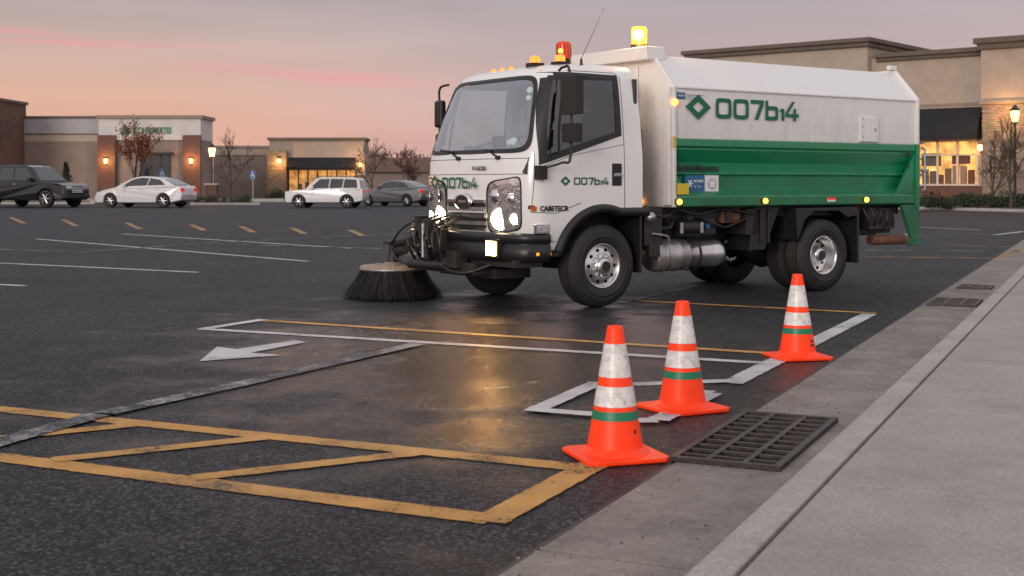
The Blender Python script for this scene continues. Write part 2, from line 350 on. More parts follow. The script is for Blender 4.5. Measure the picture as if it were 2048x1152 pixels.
cool=ramp(Z,[(0,(.62,.40,.43)),(.035,(.69,.45,.45)),(.085,(.60,.455,.455)),(.145,(.47,.41,.425)),(.30,(.60,.57,.61)),(1,(.71,.71,.77))])
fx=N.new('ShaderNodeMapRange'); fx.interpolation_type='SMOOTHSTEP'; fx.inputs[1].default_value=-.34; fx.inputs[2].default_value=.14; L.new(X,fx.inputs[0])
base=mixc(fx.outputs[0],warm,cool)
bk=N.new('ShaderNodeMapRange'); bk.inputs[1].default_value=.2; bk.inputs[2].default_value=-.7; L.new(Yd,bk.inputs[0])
base=mixc(bk.outputs[0],base,(.82,.75,.76))  # sky behind the camera brightened as added light for the truck
mp=N.new('ShaderNodeMapping'); mp.inputs['Scale'].default_value=(9,9,110); L.new(tc.outputs['Generated'],mp.inputs[0])
nz=N.new('ShaderNodeTexNoise'); nz.inputs['Scale'].default_value=1; nz.inputs['Detail'].default_value=8; nz.inputs['Distortion'].default_value=.6; L.new(mp.outputs[0],nz.inputs['Vector'])
def streak(x0,z0,a,b,sl):
    dx=math_('DIVIDE',math_('SUBTRACT',X,x0),a)
    zz=math_('SUBTRACT',math_('SUBTRACT',Z,z0),math_('MULTIPLY',math_('SUBTRACT',X,x0),sl))
    dz=math_('DIVIDE',zz,b)
    q=math_('ADD',math_('MULTIPLY',dx,dx),math_('MULTIPLY',dz,dz))
    v=math_('SUBTRACT',math_('ADD',1.0,math_('MULTIPLY',math_('SUBTRACT',nz.outputs['Fac'],.5),4.2)),q)
    return math_('MULTIPLY',v,.7,clamp=True)
s=math_('MAXIMUM',streak(-.165,.083,.115,.0062,-.05),streak(-.30,.103,.10,.0032,.0))
s=math_('MAXIMUM',s,math_('MULTIPLY',streak(-.36,.109,.05,.003,-.05),.8))
s=math_('MAXIMUM',s,math_('MULTIPLY',streak(-.08,.074,.09,.003,-.03),.6))
base=mixc(math_('MULTIPLY',s,.6),base,(.88,.37,.37))
mp2=N.new('ShaderNodeMapping'); mp2.inputs['Scale'].default_value=(3,3,26); L.new(tc.outputs['Generated'],mp2.inputs[0])
nz2=N.new('ShaderNodeTexNoise'); nz2.inputs['Scale'].default_value=1; nz2.inputs['Detail'].default_value=7; L.new(mp2.outputs[0],nz2.inputs['Vector'])
mr=N.new('ShaderNodeMapRange'); mr.inputs[1].default_value=.3; mr.inputs[2].default_value=.7; mr.inputs[3].default_value=.91; mr.inputs[4].default_value=1.08; L.new(nz2.outputs['Fac'],mr.inputs[0])
vm=N.new('ShaderNodeVectorMath'); vm.operation='SCALE'; L.new(base,vm.inputs[0]); L.new(mr.outputs[0],vm.inputs['Scale'])
sky=N.new('ShaderNodeTexSky'); sky.sky_type='NISHITA'; sky.sun_disc=False; sky.sun_elevation=R(14); sky.sun_rotation=R(208)
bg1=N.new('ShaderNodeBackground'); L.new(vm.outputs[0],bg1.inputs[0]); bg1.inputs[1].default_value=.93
bg2=N.new('ShaderNodeBackground'); L.new(sky.outputs[0],bg2.inputs[0]); bg2.inputs[1].default_value=.003
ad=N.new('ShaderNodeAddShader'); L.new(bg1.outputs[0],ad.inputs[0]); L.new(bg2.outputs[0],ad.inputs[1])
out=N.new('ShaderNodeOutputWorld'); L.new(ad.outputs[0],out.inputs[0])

sl=bpy.data.lights.new('sun','SUN'); sl.energy=1.35; sl.angle=R(22); sl.color=(1,.89,.79)
so=lk(bpy.data.objects.new('sun',sl)); so.rotation_euler=Vector((.45,.85,-.24)).to_track_quat('-Z','Y').to_euler()

# ------------------------------------------------------------------ camera
cd=bpy.data.cameras.new('camera'); cam=lk(bpy.data.objects.new('camera',cd)); scene.camera=cam
cam.location=(0,0,CAM_H); cam.rotation_euler=(R(90),0,0); cd.lens=45; cd.sensor_width=36; cd.shift_y=-(576-HOR)/2048
cd.clip_end=3000; cd.dof.use_dof=True; cd.dof.focus_distance=11; cd.dof.aperture_fstop=4.5

# ------------------------------------------------------------------ ground
b=MB(); b.add([(-1500,-300,-.03),(1500,-300,-.03),(1500,2500,-.03),(-1500,2500,-.03)],[(0,1,2,3)],DIRT); b.obj('ground')
b=MB(); b.add([(-120,-15,0),(90,-15,0),(90,92,0),(-120,92,0)],[(0,1,2,3)],ASPH); b.obj('parking_lot')

def strip(mb,pts,wid,matl,z=.004,dz=.0012,jit=.0025):
    for k,(p,q) in enumerate(zip(pts[:-1],pts[1:])):
        p=Vector((p[0],p[1],0)); q=Vector((q[0],q[1],0)); d=(q-p).normalized(); n=Vector((-d.y,d.x,0))
        zz=Vector((0,0,z+dz*k)); Ln=(q-p).length; m=max(2,min(220,int(Ln/.03)))
        v=[]
        for i in range(m+1):
            c=p+(q-p)*i/m+zz
            v+=[c+n*(wid/2+rnd.gauss(0,jit)),c-n*(wid/2+rnd.gauss(0,jit))]
        mb.add(v,[(2*i,2*i+1,2*i+3,2*i+2) for i in range(m)],matl)
def S(mb,px,wid,matl,z=.004): strip(mb,[G(*p) for p in px],wid,matl,z)
b=MB()
S(b,[(-60,813),(1178,938)],.14,YPAINT,.004)
S(b,[(-60,908),(985,1040)],.15,YPAINT,.004)
S(b,[(1188,930),(975,1046)],.15,YPAINT,.0065)
S(b,[(-60,884),(268,851)],.12,YPAINT,.0065)
S(b,[(105,922),(530,877)],.12,YPAINT,.0065)
S(b,[(385,958),(840,907)],.12,YPAINT,.0065)
S(b,[(520,641),(1555,708)],.11,YPAINT,.004)
S(b,[(1275,602),(1752,627)],.10,YPAINT,.004)
for x,y in((30,441),(135,446),(262,452),(390,455),(490,459),(592,462),(708,466)):
    S(b,[(x-8,y-6),(x+18,y+6)],.18,YFADE)
S(b,[(1730,514),(2025,517)],.14,YFADE); S(b,[(1995,517),(2040,501)],.14,YFADE,.0065)
S(b,[(1900,490),(2040,494)],.14,YFADE)
b.obj('yellow_parking_lines')
b=MB()
S(b,[(400,658),(1535,727)],.12,WPAINT,.004)
S(b,[(405,659),(528,640)],.12,WPAINT,.0065)
S(b,[(1738,629),(1462,768)],.15,WPAINT,.0065)
S(b,[(1475,763),(1262,771)],.13,WPAINT,.009)
S(b,[(1275,771),(1195,768),(1066,826)],.12,WPAINT,.011)
S(b,[(1062,823),(1190,833)],.12,WPAINT,.0145)
S(b,[(1270,846),(1315,846),(1425,791),(1370,786)],.13,WPAINT,.016)
S(b,[(925,582),(990,586)],.12,WFADE)
S(b,[(1235,607),(1395,571)],.10,WFADE)
S(b,[(-80,910),(205,830)],.16,WFADE,.0115)
WFADE2=M_paint('worn_white_paint',(.42,.42,.44),.82)
S(b,[(200,832),(520,762)],.15,WFADE2,.0115); S(b,[(520,762),(835,690)],.14,WFADE,.0115)
S(b,[(-30,525),(397,545)],.12,WPAINT); S(b,[(72,478),(617,523)],.12,WPAINT); S(b,[(245,468),(700,497)],.12,WPAINT)
S(b,[(170,504),(420,486),(860,466)],.12,WFADE2,.0065); S(b,[(-30,568),(50,572)],.12,WPAINT)
S(b,[(-20,498),(170,505)],.12,WFADE2); S(b,[(420,489),(850,500)],.12,WFADE2,.009)
S(b,[(1730,500),(2040,503)],.12,WFADE2); S(b,[(1840,455),(1960,460)],.14,WPAINT); S(b,[(1990,470),(2048,463)],.14,WPAINT)
S(b,[(1800,470),(1990,470)],.12,WFADE2)
b.obj('white_parking_lines')
b=MB(); b.add([G(x,y,.005) for x,y in((399,722),(434,693),(474,698),(590,680),(613,684),(502,705),(566,710))],[(0,1,2,3,4,5,6)],WPAINT); b.obj('painted_arrow')

KA=-math.atan(.47); kerbM=Matrix.Translation((-2.03,0,0))@Matrix.Rotation(KA,4,'Z')
def KO(o): o.matrix_world=kerbM; return o
b=MB()
y=-4.0
while y<34:
    b.box(0,.66,y,y+2.985,-.02,.006,GUT); y+=3.0
KO(b.obj('gutter',bevel=.006))
b=MB(); b.box(-.02,.004,-4,34,-.01,.0045,mat('joint_sealant',(.01,.01,.011),.5))
b.box(.72,8.9,-4,34,-.01,.10,SHADEGAP); KO(b.obj('kerb_joint_bed'))
b=MB(); y=-4.3
while y<34:
    prof=[(.640,-.01),(.662,.10),(.675,.122),(.70,.134),(.815,.138),(.815,-.01)]
    b.ext(prof,'y',y,y+2.992,KERB); y+=3.0
KO(b.obj('kerb',bevel=.006))
b=MB(); y=-4.9
while y<34:
    b.box(.829,2.6,y,y+1.785,.0,.135,CONC); b.box(2.61,8.9,y,y+1.785,.0,.135,CONC); y+=1.8
KO(b.obj('sidewalk',bevel=.009))

def grate(x0,y0,wx,ly,cols,rows):
    b=MB(); e=.035; z0,z1=.008,.030
    b.box(x0+.004,x0+wx-.004,y0+.004,y0+ly-.004,.0062,.0085,SHADEGAP)  # black plate paints the shade of the drain's depth; nothing is recessed
    b.box(x0,x0+wx,y0,y0+e,z0,z1,IRON); b.box(x0,x0+wx,y0+ly-e,y0+ly,z0,z1,IRON)
    b.box(x0,x0+e,y0+e,y0+ly-e,z0,z1,IRON); b.box(x0+wx-e,x0+wx,y0+e,y0+ly-e,z0,z1,IRON)
    for c in range(1,cols):
        x=x0+wx*c/cols; b.box(x-.015,x+.015,y0+e,y0+ly-e,z0,z1-.002,IRON)
    for r in range(1,rows):
        yy=y0+ly*r/rows; b.box(x0+e,x0+wx-e,yy-.014,yy+.014,z0,z1-.004,IRON)
    return KO(b.obj('storm_drain_grate',bevel=.003,seg=1))
grate(-.03,6.55,.52,1.33,3,11); grate(.05,14.9,.5,.8,3,7); grate(.10,17.3,.4,.45,3,5)
b=MB()
for i in range(1100):
    yy=rnd.uniform(2.5,14); xx=rnd.gauss(.0,.13) if rnd.random()<.65 else rnd.uniform(.0,.64); r=rnd.uniform(.003,.009)
    if rnd.random()<.15: xx=rnd.gauss(.62,.02)
    c=Vector((xx,yy,.006+r*.3)); v=[c+Vector((rnd.uniform(-r,r),rnd.uniform(-r,r),rnd.uniform(0,r))) for _ in range(4)]
    b.add(v,[(0,1,2),(0,2,3),(0,1,3),(1,2,3)],rnd.choice([FRAME,FRAME,RUST,KERB]))
KO(b.obj('gutter_grit'))
b=MB()
for i in range(26):
    yy=rnd.uniform(3,20); xx=rnd.choice([rnd.uniform(.3,.64),rnd.gauss(-.3,.8)]); a=rnd.uniform(0,6.28); r=rnd.uniform(.010,.022)
    c=Vector((xx,yy,.02)); d=Vector((math.cos(a),math.sin(a),0)); n=Vector((-d.y,d.x,0))
    b.add([c-d*r,c+n*r*.6+Vector((0,0,.008)),c+d*r*1.2,c-n*r*.5+Vector((0,0,.004))],[(0,1,2),(0,2,3)],LEAFR)
KO(b.obj('fallen_leaves',fixn=False))

# ------------------------------------------------------------------ cones
def cone(px,py,rz,name='traffic_cone',tag=0):
    p=G(px,py); e=empty(name,p,rz)
    b=MB()
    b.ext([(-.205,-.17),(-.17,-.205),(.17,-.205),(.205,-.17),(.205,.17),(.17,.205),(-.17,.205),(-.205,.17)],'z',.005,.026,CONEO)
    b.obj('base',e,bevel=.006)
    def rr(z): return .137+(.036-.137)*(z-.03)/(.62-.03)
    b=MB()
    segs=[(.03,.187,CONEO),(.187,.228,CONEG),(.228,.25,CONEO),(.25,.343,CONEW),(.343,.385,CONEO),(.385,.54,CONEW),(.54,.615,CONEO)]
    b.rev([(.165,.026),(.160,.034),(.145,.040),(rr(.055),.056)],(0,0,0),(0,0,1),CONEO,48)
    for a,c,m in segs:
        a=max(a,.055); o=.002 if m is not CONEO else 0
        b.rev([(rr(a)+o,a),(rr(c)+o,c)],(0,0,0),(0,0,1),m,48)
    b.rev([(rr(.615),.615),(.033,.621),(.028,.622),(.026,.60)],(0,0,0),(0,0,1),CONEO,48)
    if tag:
        for k in range(tag):
            a=R(-62)+.16*k
            for z in (.105,.135):
                if tag==1 and z<.12: continue
                r=rr(z)+.002; h=.009
                v=[(r*math.cos(a-.06),r*math.sin(a-.06),z-h),(r*math.cos(a+.06),r*math.sin(a+.06),z-h),(rr(z+h)*1.0*math.cos(a+.06)+.002*math.cos(a),rr(z+h)*math.sin(a+.06)+.002*math.sin(a),z+h),(rr(z+h)*math.cos(a-.06)+.002*math.cos(a),rr(z+h)*math.sin(a-.06)+.002*math.sin(a),z+h)]
                b.add(v,[(0,1,2,3)],KTXT)
    b.obj('body',e)
    return e
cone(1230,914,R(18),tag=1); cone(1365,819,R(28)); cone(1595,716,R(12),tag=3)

def text(body,width,height,M,matl,parent,name='lettering',bold=.012,extr=.0015):
    c=bpy.data.curves.new(name,'FONT'); c.body=body; c.align_x='LEFT'; c.size=1; c.offset=bold; c.extrude=extr
    o=lk(bpy.data.objects.new(name,c),None); c.materials.append(matl)
    bpy.context.view_layer.update()
    bb=o.bound_box; x0=min(p[0] for p in bb); x1=max(p[0] for p in bb); y0=min(p[1] for p in bb); y1=max(p[1] for p in bb)
    o.parent=parent
    o.matrix_local=M@Matrix.Diagonal((width/(x1-x0),height/(y1-y0),1,1))@Matrix.Translation((-x0,-y0,0))
    return o
def fleet_number(width,height,M,parent,name):
    """wide squared lettering reading 007b14 (unit height, drawn as flat strokes)"""
    b=MB(); T_=.195; zc=[0.0]
    def q(v): 
        zc[0]+=.0004/height*.25
        b.add([(x,y,zc[0]) for x,y in v],[tuple(range(len(v)))],GTXT)
    def ring(x0,y0,w_,h_,p=.36):
        n=48; o=[];i_=[]
        zc[0]+=.0001
        for k in range(n):
            a=2*math.pi*k/n; ca,sa=math.cos(a),math.sin(a); u=math.copysign(abs(ca)**p,ca); v=math.copysign(abs(sa)**p,sa)
            o.append((x0+w_/2+w_/2*u,y0+h_/2+h_/2*v,zc[0])); i_.append((x0+w_/2+(w_/2-T_)*u,y0+h_/2+(h_/2-T_)*v,zc[0]))
        b.add(o+i_,[(k,(k+1)%n,n+(k+1)%n,n+k) for k in range(n)],GTXT)
    x=0
    for _ in range(2): ring(x,0,1.06,1); x+=1.20
    q([(x,1),(x,1-T_),(x+.70,1-T_),(x+.92,1)]); q([(x+.92,1),(x+.92,1-T_*1.1),(x+.52,0),(x+.28,0),(x+.66,1-T_)]); x+=1.04
    q([(x,0),(x+T_,0),(x+T_,1),(x,1)]); ring(x,0,.92,.72); x+=1.02
    q([(x+.14,0),(x+.14+T_,0),(x+.14+T_,.62),(x+.14,.62)]); q([(x-.02,.50),(x+.14,.44),(x+.14,.62),(x+.10,.62)]); x+=.42
    q([(x,.20),(x,.40),(x+.48,1),(x+.70,1),(x+.18,.36),(x+.18,.20)]); q([(x+.1,.20),(x+.98,.20),(x+.98,.37),(x+.1,.37)]); q([(x+.58,0),(x+.58+T_,0),(x+.58+T_,.68),(x+.58,.60)]); x+=.98
    o=b.obj(name,parent,fixn=False); o.matrix_local=M@Matrix.Diagonal((width/x,height,1,1)); return o
def Mside(s,t,z,tilt=0): return Matrix.Translation((s,t,z))@Matrix.Rotation(R(90)-tilt,4,'X')
def Mfront(s,t,z): return Matrix.Translation((s,t,z))@Matrix(((0,0,-1,0),(-1,0,0,0),(0,1,0,0),(0,0,0,1)))

# ------------------------------------------------------------------ street sweeper truck
T=empty('street_sweeper_truck',(.951,13.31,0),math.atan2(.573,.819))
LV0=[(.60,-.965,.02),(.80,-1.0,.004),(1.0,-1.015,0),(1.3,-1.02,0),(1.5,-1.0,0),(1.62,-.975,.004),(2.0,-.85,.035),(2.30,-.735,.068),(2.40,-.69,.085),(2.47,-.62,.12),(2.52,-.51,.18),(2.55,-.35,.27),(2.562,-.15,.42),(2.566,.0,.6)]
def lerpL(z,k):
    if z<=LV0[0][0]: return LV0[0][k]
    for a,c in zip(LV0[:-1],LV0[1:]):
        if z<=c[0]:
            f=(z-a[0])/(c[0]-a[0]); return a[k]+(c[k]-a[k])*f
    return LV0[-1][k]
ZL=[.60,.70,.80,.9,1.0,1.12,1.2,1.3,1.4]+[1.44+.02*i for i in range(51)]+[2.455,2.47,2.495,2.52,2.535,2.55,2.562,2.566]
TC,HW,LN,NN=1.05,1.05,.36,3.4
def cabF(th,z,off=0,):
    sf=lerpL(z,1); ins=lerpL(z,2); hw=HW-ins+off; ex=2/NN
    sn,cs=math.sin(th),max(0,math.cos(th))
    return Vector((sf+LN-(LN+off)*cs**ex, TC+hw*math.copysign(abs(sn)**ex,sn), z))
def sideT(s,z):
    sf=lerpL(z,1); ins=lerpL(z,2); s0=sf+LN
    if s>=s0: return ins
    q=min(1,(s0-s)/LN); return TC-(HW-ins)*(1-q**NN)**(1/NN)
def zb(s):
    if s<-.56: return .60
    a=.42+math.sqrt(max(0,.59**2-s*s)) if abs(s)<.59 else .6
    if s>.18: a=max(a,.97)
    return max(a,.60)
SB=.535
WTH,WZ0,WZ1,WP=R(60),1.60,2.415,.30
def wtap(z): return 1-.27*min(1,max(0,(z-WZ0)/(WZ1-WZ0)))
def wrho(th,z):
    u=abs(th)/(WTH*wtap(z)); v=abs(z-(WZ0+WZ1)/2)/((WZ1-WZ0)/2)
    return (u**(1/WP*2)+v**(1/WP*2))**(WP/2) if (u<3 and v<3) else 9
SW=[(-.795,1.50),(-.60,2.42),(.235,2.42),(.235,1.80)]   # bl tl tr br
def suv(s,z):
    u=.5;w_=.5
    for _ in range(8):
        zb_=SW[0][1]*(1-u)+SW[3][1]*u; zt=SW[1][1]; w_=(z-zb_)/(zt-zb_); wc=min(1,max(0,w_))
        slf=SW[0][0]*(1-wc)+SW[1][0]*wc-.05*math.sin(math.pi*wc); u=(s-slf)/(.235-slf); u=min(1.3,max(-.3,u))
    return u,w_
def cab():
    cols=[];info=[]
    K=40
    def column(fn,inf):
        zbot=zb(fn(1.0).x); pts=[]
        for z in ZL:
            zz=z if z>=1.12 else zbot+(z-.60)/(1.12-.60)*(1.12-zbot)
            pts.append(fn(zz))
        cols.append(pts); info.append(inf)
    def side(f,far):
        def fn(z):
            s0=lerpL(z,1)+LN; ins=lerpL(z,2); sb=SB-ins*.35; s=sb+(s0-sb)*f
            return Vector((s,2*TC-ins if far else ins,z))
        return fn
    for k in range(K): column(side(k/K,False),None)
    for k in range(91):
        th=R(-90+2*k); column(lambda z,th=th:cabF(th,z),th)
    for k in range(K): column(side(1-(k+1)/K,True),None)
    n=len(cols); m=len(ZL); v=[p for c in cols for p in c]; f=[]
    def inside(i,j):
        p=cols[i][j]; th=info[i]
        if th is not None and wrho(th,p.z)<.985: return 1
        if (th is None or abs(th)>R(48)):
            u,w_=suv(p.x,p.z)
            if .022<u<.978 and .02<w_<.98: return 2
        return 0
    ins=[[inside(i,j) for j in range(m)] for i in range(n)]
    for i in range(n-1):
        for j in range(m-1):
            q=(ins[i][j],ins[i+1][j],ins[i][j+1],ins[i+1][j+1])
            if q[0] and all(x==q[0] for x in q): continue
            f.append((i*m+j,(i+1)*m+j,(i+1)*m+j+1,i*m+j+1))
    b=MB(); b.add(v,f,WHITE,True)
    b.add([p.copy() for p in cols[0]]+[p.copy() for p in cols[-1]],[(j,j+1,m+j+1,m+j) for j in range(m-1)],WHITE)
    b.add([c[-1].copy() for c in cols],[tuple(range(n))],WHITE,True)
    return b.obj('cab_shell',T)
cab()
def patch(b,tha,thb,z0,z1,off,matl,p=.4,rings=6,seg=48,skew=0,r0=0.0,taper=False):
    """rounded-rectangle panel (or ring when r0>0) lying on the cab's front surface"""
    v=[];f=[]
    for r in range(0,rings+1):
        rho=r0+(1-r0)*r/rings
        if rho==0: rho=.001
        for k in range(seg):
            a=2*math.pi*k/seg; ca,sa=math.cos(a),math.sin(a)
            u=math.copysign(abs(ca)**p,ca)*rho; w_=math.copysign(abs(sa)**p,sa)*rho
            th=(tha+thb)/2+(thb-tha)/2*u; z=(z0+z1)/2+(z1-z0)/2*w_+skew*u
            if taper: th*=wtap(z)
            v.append(cabF(th,z,off))
    for r in range(rings):
        for k in range(seg):
            a=r*seg+k; c=r*seg+(k+1)%seg; f.append((a,c,c+seg,a+seg))
    b.add(v,f,matl,True)
b=MB(); patch(b,-WTH,WTH,WZ0,WZ1,.007,BLACK,WP,5,160,r0=.89,taper=True); b.obj('windshield_seal',T)
b=MB(); patch(b,-WTH*.97,WTH*.97,WZ0+.012,WZ1-.012,.003,WSHIELD,WP,18,120,taper=True); b.obj('windshield',T)
b=MB(); STK=mat('inspection_sticker',(.45,.6,.62),.4)
for (th,z,sz) in ((R(-37),2.25,.033),(R(-38),2.17,.028),(R(-33),1.72,.04),(R(-28),1.71,.03)):
    p=cabF(th,z,.010); q=cabF(th,z,.06); d=(q-p).normalized(); b.cyl(p,p+d*.002,sz,sz,STK,16)
b.obj('windshield_stickers',T)
b=MB()
for t0 in (.50,1.22):
    th0=-math.asin(((1.05-t0)/1.05)**1.7) if t0<1.05 else math.asin(((t0-1.05)/1.05)**1.7)
    p0=cabF(th0,1.555,.02); p1=p0+Vector((.045,.26,.09))
    b.tube([p0,p1],.012,BLACK); b.tube([p1+Vector((.02,.20,.01)),p1+Vector((-.03,-.12,-.015))],.011,BLACK); b.cyl(p0-Vector((.02,0,0)),p0+Vector((.03,0,0)),.022,.022,BLACK)
b.obj('wipers',T)
def sidewin(b,off,u0,u1,w0,w1,matl,mirror,nu=14,nv=14):
    v=[];f=[]
    bl,tl,tr,br=[Vector(c) for c in SW]
    for i in range(nu+1):
        for j in range(nv+1):
            u=u0+(u1-u0)*i/nu; w_=w0+(w1-w0)*j/nv; p=(bl*(1-u)+br*u)*(1-w_)+(tl*(1-u)+tr*u)*w_
            s=p.x-.05*math.sin(math.pi*w_)*(1-u); z=p.y; t=sideT(s,z)-off
            v.append((s,2*TC-t if mirror else t,z))
    for i in range(nu):
        for j in range(nv): a=i*(nv+1)+j; f.append((a,a+nv+1,a+nv+2,a+1))
    b.add(v,f,matl,True)
b=MB(); bf=MB()
for mir in (False,True):
    sidewin(b,.001,.01,.99,.01,.99,SGLASS,mir)
    for a in ((-.02,.07,-.02,1.02),(.945,1.02,-.02,1.02),(.07,.945,-.02,.07),(.07,.945,.93,1.02)):
        sidewin(bf,.006,*a,BLACK,mir)
    sidewin(bf,.0065,.20,.225,.07,.93,BLACK,mir,2,10)
b.obj('side_windows',T); bf.obj('side_window_frames',T)
b=MB()
b.ext([(-.93,1.40),(-.88,1.56),(-.70,1.66),(-.50,1.62),(-.45,1.35),(-.50,1.1)],'y',.10,2.0,CABIN)
b.box(.45,.50,.05,2.05,1.0,2.40,CABIN); b.box(-.9,.5,.04,2.06,1.03,1.07,CABIN)
b.box(-.42,.45,.30,1.8,2.40,2.43,mat('headliner',(.20,.195,.19),.9))
for t0 in (.28,1.30): 
    b.box(-.25,.22,t0,t0+.50,1.18,1.38,SEAT); b.ext([(.16,1.36),(.30,1.36),(.42,2.05),(.34,2.08)],'y',t0+.02,t0+.48,SEAT); b.ext([(.34,2.10),(.42,2.08),(.45,2.26),(.38,2.28)],'y',t0+.13,t0+.37,SEAT)
b.box(.0,.30,.85,1.2,1.1,1.45,CABIN)
b.box(-.62,-.58,.95,1.15,1.62,1.80,BLACK); b.box(-.70,-.60,1.35,1.60,1.62,1.70,CABIN)
b.box(.438,.448,.35,1.75,1.75,2.2,mat('rear_cab_window',(.40,.38,.40),.2,metal=.3))
b.obj('cab_interior',T,bevel=.02)
b=MB(); c=Vector((-.46,.55,1.68)); ax=Vector((.55,0,.83)).normalized(); a=ax.orthogonal().normalized(); d=ax.cross(a)
ring=[c+a*(.21*math.cos(t*math.pi/12))+d*(.21*math.sin(t*math.pi/12)) for t in range(25)]
b.tube(ring,.016,BLACK)
for k in (0,8,16): b.cyl(c,ring[k],.014,.012,BLACK,8)
b.cyl(c+ax*.01,c-ax*.25,.045,.03,BLACK,12); b.obj('steering_wheel',T)
SEAM=mat('panel_gap',(.06,.06,.06),.8)
b=MB()
def seam(pts,wd=.007):
    for p,q in zip(pts[:-1],pts[1:]):
        k=8
        for i in range(k):
            a=Vector(p)+(Vector(q)-Vector(p))*i/k; c=Vector(p)+(Vector(q)-Vector(p))*(i+1)/k
            A=Vector((a.x,sideT(a.x,a.y)-.001,a.y)); C=Vector((c.x,sideT(c.x,c.y)-.001,c.y)); b.cyl(A,C,wd/2,wd/2,SEAM,6)
seam([(.285,.99),(.285,2.40),(.23,2.455),(-.58,2.455)]); seam([(-.84,1.62),(-.88,1.0),(-.62,.99),(-.3,1.09)])
seam([(-.86,1.44),(-.4,1.58),(.28,1.70)],.005); seam([(-.9,.70),(-.60,.70)],.005)
seam([(.285,.99),(.40,.985)])
b.obj('door_seams',T)
b=MB()
for z in (1.545,1.385):
    n=30; pts=[cabF(R(-58+116*i/n) if abs(-58+116*i/n)>.5 else 1e-3,z,.001) for i in range(n+1)]; b.tube(pts,.0035,SEAM,6)
b.obj('front_panel_seams',T)
b=MB(); b.box(.115,.245,-.008,.01,1.265,1.50,BLACK); b.box(.13,.23,-.03,-.008,1.36,1.40,STEEL)
b.obj('door_handle',T,bevel=.008)
b=MB(); b.box(.115,.245,-.004+2.1,2.108,1.265,1.50,BLACK); b.obj('door_handle_off_side',T,bevel=.005)
b=MB(); b.box(-.865,-.70,-.006,.04,.785,.88,CHROME); b.box(-.85,-.715,-.012,-.004,.80,.865,LENS); b.obj('side_lamp',T,bevel=.01)
b=MB()
for mir in (0,1):
    pts=[]
    for k in range(49):
        s=-.62+k*(.60+.62)/48
        pts.append((s,zb(s) if s<.535 else .97))
    def tm(t): return 2*TC-t if mir else t
    for (s0_,z0_),(s1_,z1_) in zip(pts[:-1],pts[1:]):
        n0=Vector((s0_,0,z0_-.42)).normalized(); n1=Vector((s1_,0,z1_-.42)).normalized()
        if s0_>.2: n0=Vector((0,0,1))
        if s1_>.2: n1=Vector((0,0,1))
        A=Vector((s0_,0,z0_)); B_=Vector((s1_,0,z1_))
        prof=[(-.035,-.02),(-.05,.030),(-.03,.06),(.005,.068)]
        v=[]
        for P,nn in ((A,n0),(B_,n1)):
            for tt,hh in prof:
                q=P+nn*hh; v.append((q.x,tm(tt),q.z))
            q=P-nn*.02; v.append((q.x,tm(.55),q.z))
        b.add(v,[(0,1,6,5),(1,2,7,6),(2,3,8,7),(0,5,9,4)],BLACK,True)
b.obj('wheel_arch_flares',T)
b=MB()
b.box(-.93,-.57,.01,.12,.545,.61,BLACK); b.box(-.93,-.57,1.98,2.09,.545,.61,BLACK)
b.box(-.95,.5,.45,1.65,.62,1.0,FRAME); b.box(.545,.95,.5,1.6,.9,1.9,FRAME)
b.box(-.9,-.45,.1,2.0,.55,.60,FRAME)
b.obj('under_cab',T,bevel=.01)
b=MB(); b.box(-.86,-.68,-.004,.012,.565,.595,AMBERD); b.obj('side_reflector',T)
# headlights
b=MB()
for sg in (1,-1):
    a,c=(R(-50),R(-10)) if sg==1 else (R(10),R(50))
    patch(b,a,c,.79,1.345,.004,BLACK,.34,8,60,skew=-.03*sg)
    patch(b,a+R(1.6),c-R(1.6),.805,1.33,.009,LENS,.36,8,60,skew=-.03*sg)
    for th,z,r,m in ((R(-24)*sg,.925,.112,HEAD),(R(-20)*sg,1.16,.065,CHROME),(R(-41)*sg,.93,.055,HEAD),(R(-38)*sg,1.14,.05,CHROME)):
        p=cabF(th,z,.010); q=cabF(th,z,.05); d=(q-p).normalized()
        b.rev([(r,0),(r*.95,.006),(r*.2,.010),(0,.010)],p,d,m,24)
        b.rev([(r*1.12,-.004),(r*1.10,.006),(r,.006)],p,d,CHROME,24)
b.obj('headlights',T)
# grille
b=MB()
def fstrip(th0,th1,z0,z1,off,m,n=14):
    v=[];f=[]
    for i in range(n+1):
        th=th0+(th1-th0)*i/n
        if abs(th)<1e-4: th=1e-4
        v+= [cabF(th,z0,off-.02),cabF(th,z0,off),cabF(th,z1,off),cabF(th,z1,off-.02)]
    for i in range(n):
        for k in range(3): a=i*4+k; f.append((a,a+4,a+5,a+1))
    f+= [(0,1,2,3),(n*4,n*4+1,n*4+2,n*4+3)]
    b.add(v,f,m,False)
fstrip(R(-9.5),R(9.5),.80,1.12,.004,BLACK)
for z,h,mm in ((1.085,.035,CHROME),(1.005,.038,STEEL),(.93,.042,CHROME),(.855,.038,STEEL),(.80,.025,CHROME)):
    fstrip(R(-9.3),R(9.3),z,z+h,.024,mm)
p=cabF(1e-3,1.10,.0)+Vector((-.03,0,0))
v=[];n=32
for h,sc in ((0.01,1),(-.02,.96),(-.022,.8)):
    for i in range(n):
        a=2*math.pi*i/n; v.append(p+Vector((h,.155*sc*math.cos(a),.085*sc*math.sin(a))))
f=[(k*n+i,k*n+(i+1)%n,(k+1)*n+(i+1)%n,(k+1)*n+i) for k in range(2) for i in range(n)]
b.add(v,f,CHROME,True); b.add(v[2*n:],[tuple(range(n))],BLACK)
b.box(p.x-.026,p.x-.022,TC-.07,TC+.07,p.z-.012,p.z+.012,CHROME)
b.obj('grille',T)
